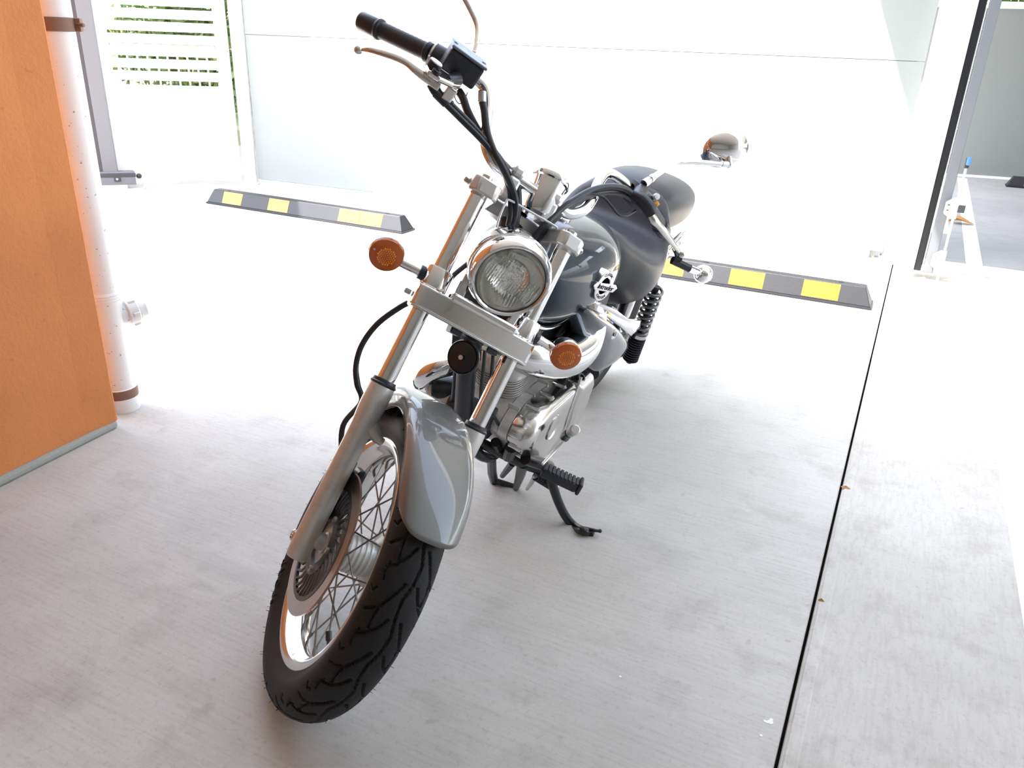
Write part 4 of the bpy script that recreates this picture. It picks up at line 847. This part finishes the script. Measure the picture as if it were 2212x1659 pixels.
# ---- front bracket under the engine, pegs, shifter, side stand
br = MB().tube([bpt(1038, 956, y=.035), bpt(1085, 980, y=.085), bpt(1135, 1004, y=.135), bpt(1165, 1014, y=.165)], .0125, 12, smooth=3).build('peg_bar', M['black'], bike, 40)
MB().tube([bpt(1062, 990, y=.03), bpt(1063, 1020, y=.022), bpt(1068, 1040, y=.024)], [.013, .013, .012], 8).build('stay_arm', M['black'], br, 0)
MB().tube([bpt(1107, 1000, y=.10), bpt(1085, 1028, y=.07)], [.010, .007], 8).build('stay_web', M['black'], br, 0)
MB().tube([bpt(1066, 1037, y=.024), bpt(1095, 1046, y=.06), bpt(1120, 1054, y=.092)], .0085, 8).build('stay_foot', M['black'], br, 0)
MB().tube([bpt(1130, 1000, y=.13), bpt(1124, 1025, y=.115), bpt(1114, 1056, y=.088)], [.015, .013, .008], 10).build('stay_arm', M['black'], br, 30)
MB().tube([bpt(1035, 952, y=.035), (.97, -.03, .235), (.955, -.11, .22), (.955, -.17, .215)], .0125, 12, smooth=3).build('peg_bar_right', M['black'], br, 40) if False else MB().tube([(.975, .03, .272), (.962, -.03, .235), (.955, -.11, .222), (.955, -.17, .218)], .0125, 12, smooth=3).build('cross_tube', M['black'], br, 40)
MB().tube([bpt(1070, 955, y=.07), bpt(1078, 975, y=.075)], .012, 10).tube([bpt(1105, 965, y=.11), bpt(1098, 985, y=.10)], .016, 10).build('engine_mount', M['black'], br, 30)
MB().tube([bpt(1135, 990, y=.145), bpt(1165, 1000, y=.17), bpt(1185, 1008, y=.185)], .016, 12).build('peg_pivot', M['black'], br, 30)
def peg(p0, p1, name='foot_peg'):
    d_ = (p1 - p0).normalized(); L = (p1 - p0).length; up = (Z3 - d_ * Z3.dot(d_)).normalized(); sd_ = d_.cross(up)
    R = Matrix((d_, sd_, up)).transposed(); c = (p0 + p1) / 2
    o = MB().box(c - up * .004, (L, .034, .024), R).build(name, M['grip'], bike, 0, bev=.006)
    for q in range(9): MB().box(c + d_ * (-L * .44 + q * L * .11) + up * .0092, (L * .075, .030, .005), R).build('tread_block', M['grip'], o, 0, bev=.001)
    MB().box(p1 + d_ * .004 - up * .001, (.010, .038, .034), R).build('peg_end', M['plastic'], o, 0, bev=.005)
    return o
peg(bpt(1172, 1012, y=.190), bpt(1249, 1048, y=.278)); peg(Vector((.955, -.185, .225)), Vector((.945, -.285, .25)))
sh = MB().tube([bpt(1172, 1003, y=.190), bpt(1200, 972, y=.198), bpt(1222, 946, y=.206), bpt(1228, 940, y=.209)], .0042, 12, smooth=3).build('shift_lever', M['alu_pol'], bike, 40)
MB().tube([bpt(1220, 945, y=.203), bpt(1226, 938, y=.21), bpt(1230, 935, y=.216)], .011, 14).build('shift_knuckle', M['black'], sh, 40)
MB().tube([bpt(1229, 936, y=.213), bpt(1243, 928, y=.232)], [.0115, .0125], 18).build('shift_pad', M['silverpaint'], sh, 30, bev=.003)
# side stand: leg, foot plate, tang, springs
WB = lambda x, y, z: BIKE_R.transposed() @ (Vector((x, y, z)) - BIKE_T)
def wfloor(u, v, z=0):
    d_ = _ray(u, v); t_ = (z - CAMZ) / d_.z; return Vector((0, 0, CAMZ)) + d_ * t_
fl = lambda u, v, z=0: BIKE_R.transposed() @ (wfloor(u, v, z) - BIKE_T)
foot = fl(1258, 1146, .014); 
ks = [bpt(1190, 1034, x=.875), bpt(1197, 1058, x=.868), bpt(1207, 1086, x=.858), bpt(1221, 1114, x=.845), bpt(1238, 1134, x=.828), foot, fl(1271, 1149, .008)]
sdst = MB().tube(ks, [.012, .012, .0115, .0115, .011, .0105, .009], 16, smooth=5).build('side_stand', M['black'], bike, 50)
pa, pb2 = wfloor(1262, 1150, .004), wfloor(1277, 1139, .004)
fx = fl(1267, 1147, .004); dd = BIKE_R.transposed() @ Vector((1, .15, 0)).normalized(); nn = BIKE_R.transposed() @ Vector((0, 0, 1)); sdv = nn.cross(dd)
MB().box(fx, (.042, .030, .0075), Matrix((dd, sdv, nn)).transposed()).build('stand_foot', M['black'], sdst, 0, bev=.003)
MB().tube([fl(1272, 1143, .014), fl(1283, 1146, .018), fl(1296, 1147, .016)], [.0045, .004, .004], 10).sphere(fl(1296, 1147, .016), .0052, 12).build('stand_tang', M['black'], sdst, 40)
def spring(p0, p1, r, turns, wr, name, m, parent, taper=1):
    d_ = p1 - p0; x, y, z = basis(d_); n = turns * 12; P = []
    for i in range(n + 1):
        u = i / n; an = u * turns * 2 * math.pi; P.append(p0 + d_ * u + (x * math.cos(an) + y * math.sin(an)) * r)
    return MB().tube(P, wr, 8).build(name, M[m], parent, 60)
spring(bpt(1158, 1028, y=.166), bpt(1200, 1054, y=.205), .0105, 10, .0026, 'return_spring', 'black', sdst)
spring(bpt(1158, 1028, y=.166), bpt(1200, 1054, y=.205), .0062, 12, .0016, 'inner_spring', 'black', sdst)
MB().tube([bpt(1157, 1027, y=.166), bpt(1148, 1043, y=.155), bpt(1138, 1057, y=.145)], [.0055, .006, .0045], 10).build('spring_hook', M['zinc'], sdst, 40)
MB().lathe(bpt(1201, 1053, y=.207), Vector((.3, .9, .1)), [(.009, -.006), (.009, .004), (.006, .008), (0, .009)], 14).build('spring_pin', M['zinc'], sdst, 30)
# ---- rear end
def PR_(s, a, y): return Vector((a, y, .2995 + s))
rw = make_wheel(PR_, 'rear_tyre', .2995, .062, .200, 360, 30, False, 1, 36)
for sd in (-1, 1):
    MB().tube([(.44, sd * .12, .30), (.25, sd * .115, .30), (0, sd * .11, .30), (-.05, sd * .11, .30)], [.020, .018, .016, .014], 12, smooth=4).build('swingarm', M['black'], bike, 40)
    t0, t1 = bpt(1411, 640, y=.166), bpt(1362, 772, y=.160); t0 = Vector((t0.x, t0.y * sd, t0.z)); t1 = Vector((t1.x, t1.y * sd, t1.z)); d_ = t1 - t0
    sk = MB().cyl(t0 - d_ * .15, t1 + d_ * .08, .010, 14).build('shock_absorber', M['black'], bike, 30)
    spring(t0 - d_ * .12, t0 + d_ * .58, .0225, 8, .0052, 'shock_spring', 'spring_steel', sk)
    MB().cyl(t0 + d_ * .57, t0 + d_ * .62, .027, 24).build('spring_seat', M['chrome2'], sk, 30)
    b = MB()
    for q in range(11): b.lathe(t0 + d_ * (.62 + q * .038), d_, [(.017, 0), (.0265, .0008), (.0265, .0034), (.017, .0042)], 22)
    b.build('shock_bellows', M['plastic'], sk, 30)
MB().cyl((0, -.13, .2995), (0, .13, .2995), .010, 16).build('rear_axle', M['chrome2'], bike, 30)
rings = []
for i in range(34):
    t = math.radians(-62 + 150 * i / 33); rings.append([Vector((-math.sin(t) * (.345 - .05 * abs(u) ** 4 - .008 * u * u), u * .085, .2995 + math.cos(t) * (.345 - .05 * abs(u) ** 4 - .008 * u * u))) for u in np.linspace(-1, 1, 17)])
MB().grid(rings, False).build('rear_fender', M['paint'], bike, 60, solid=.003)
MB().tube([(-.12, .12, .565), (-.06, .15, .565), (-.02, .165, .560)], .012, 10).build('rack_mount', M['black'], bike, 40)
for sd in (1, -1):
    q0 = bpt(1452, 562, y=.142); q1 = bpt(1490, 580, y=.200); q2 = bpt(1519, 592, y=.236); mm = lambda p_: Vector((p_.x, p_.y * sd, p_.z))
    o = MB().cyl(mm(q0), mm(q1), .0135, 16).build('rear_signal_stem', M['black'], bike, 30)
    MB().cyl(mm(q1.lerp(q0, .08)), mm(q2), .0115, 16).build('stem_sleeve', M['chrome'], o, 30)
    MB().lathe(mm(q2), Vector((-1, 0, 0)), [(0, -.032), (.012, -.031), (.023, -.024), (.030, -.010), (.0315, .004), (.031, .006)], 32).build('signal_housing', M['chrome'], o, 40)
    MB().lathe(mm(q2), Vector((-1, 0, 0)), [(.031, .005), (.030, .012), (.018, .017), (0, .018)], 32).build('signal_lens', M['amber'], o, 40, label='amber signal lens')
MB().lathe(Vector((-.335, 0, .56)), Vector((-.9, 0, .3)), [(.02, -.05), (.045, -.03), (.050, 0), (.047, .012), (.02, .022), (0, .024)], 32).build('tail_light', M['redlens'], bike, 40)
for x in (.12, -.02): MB().sphere((x, .145, .600), .022, 16, (1.5, .5, .8)).build('strut_cap', M['chrome'], bike, 50)
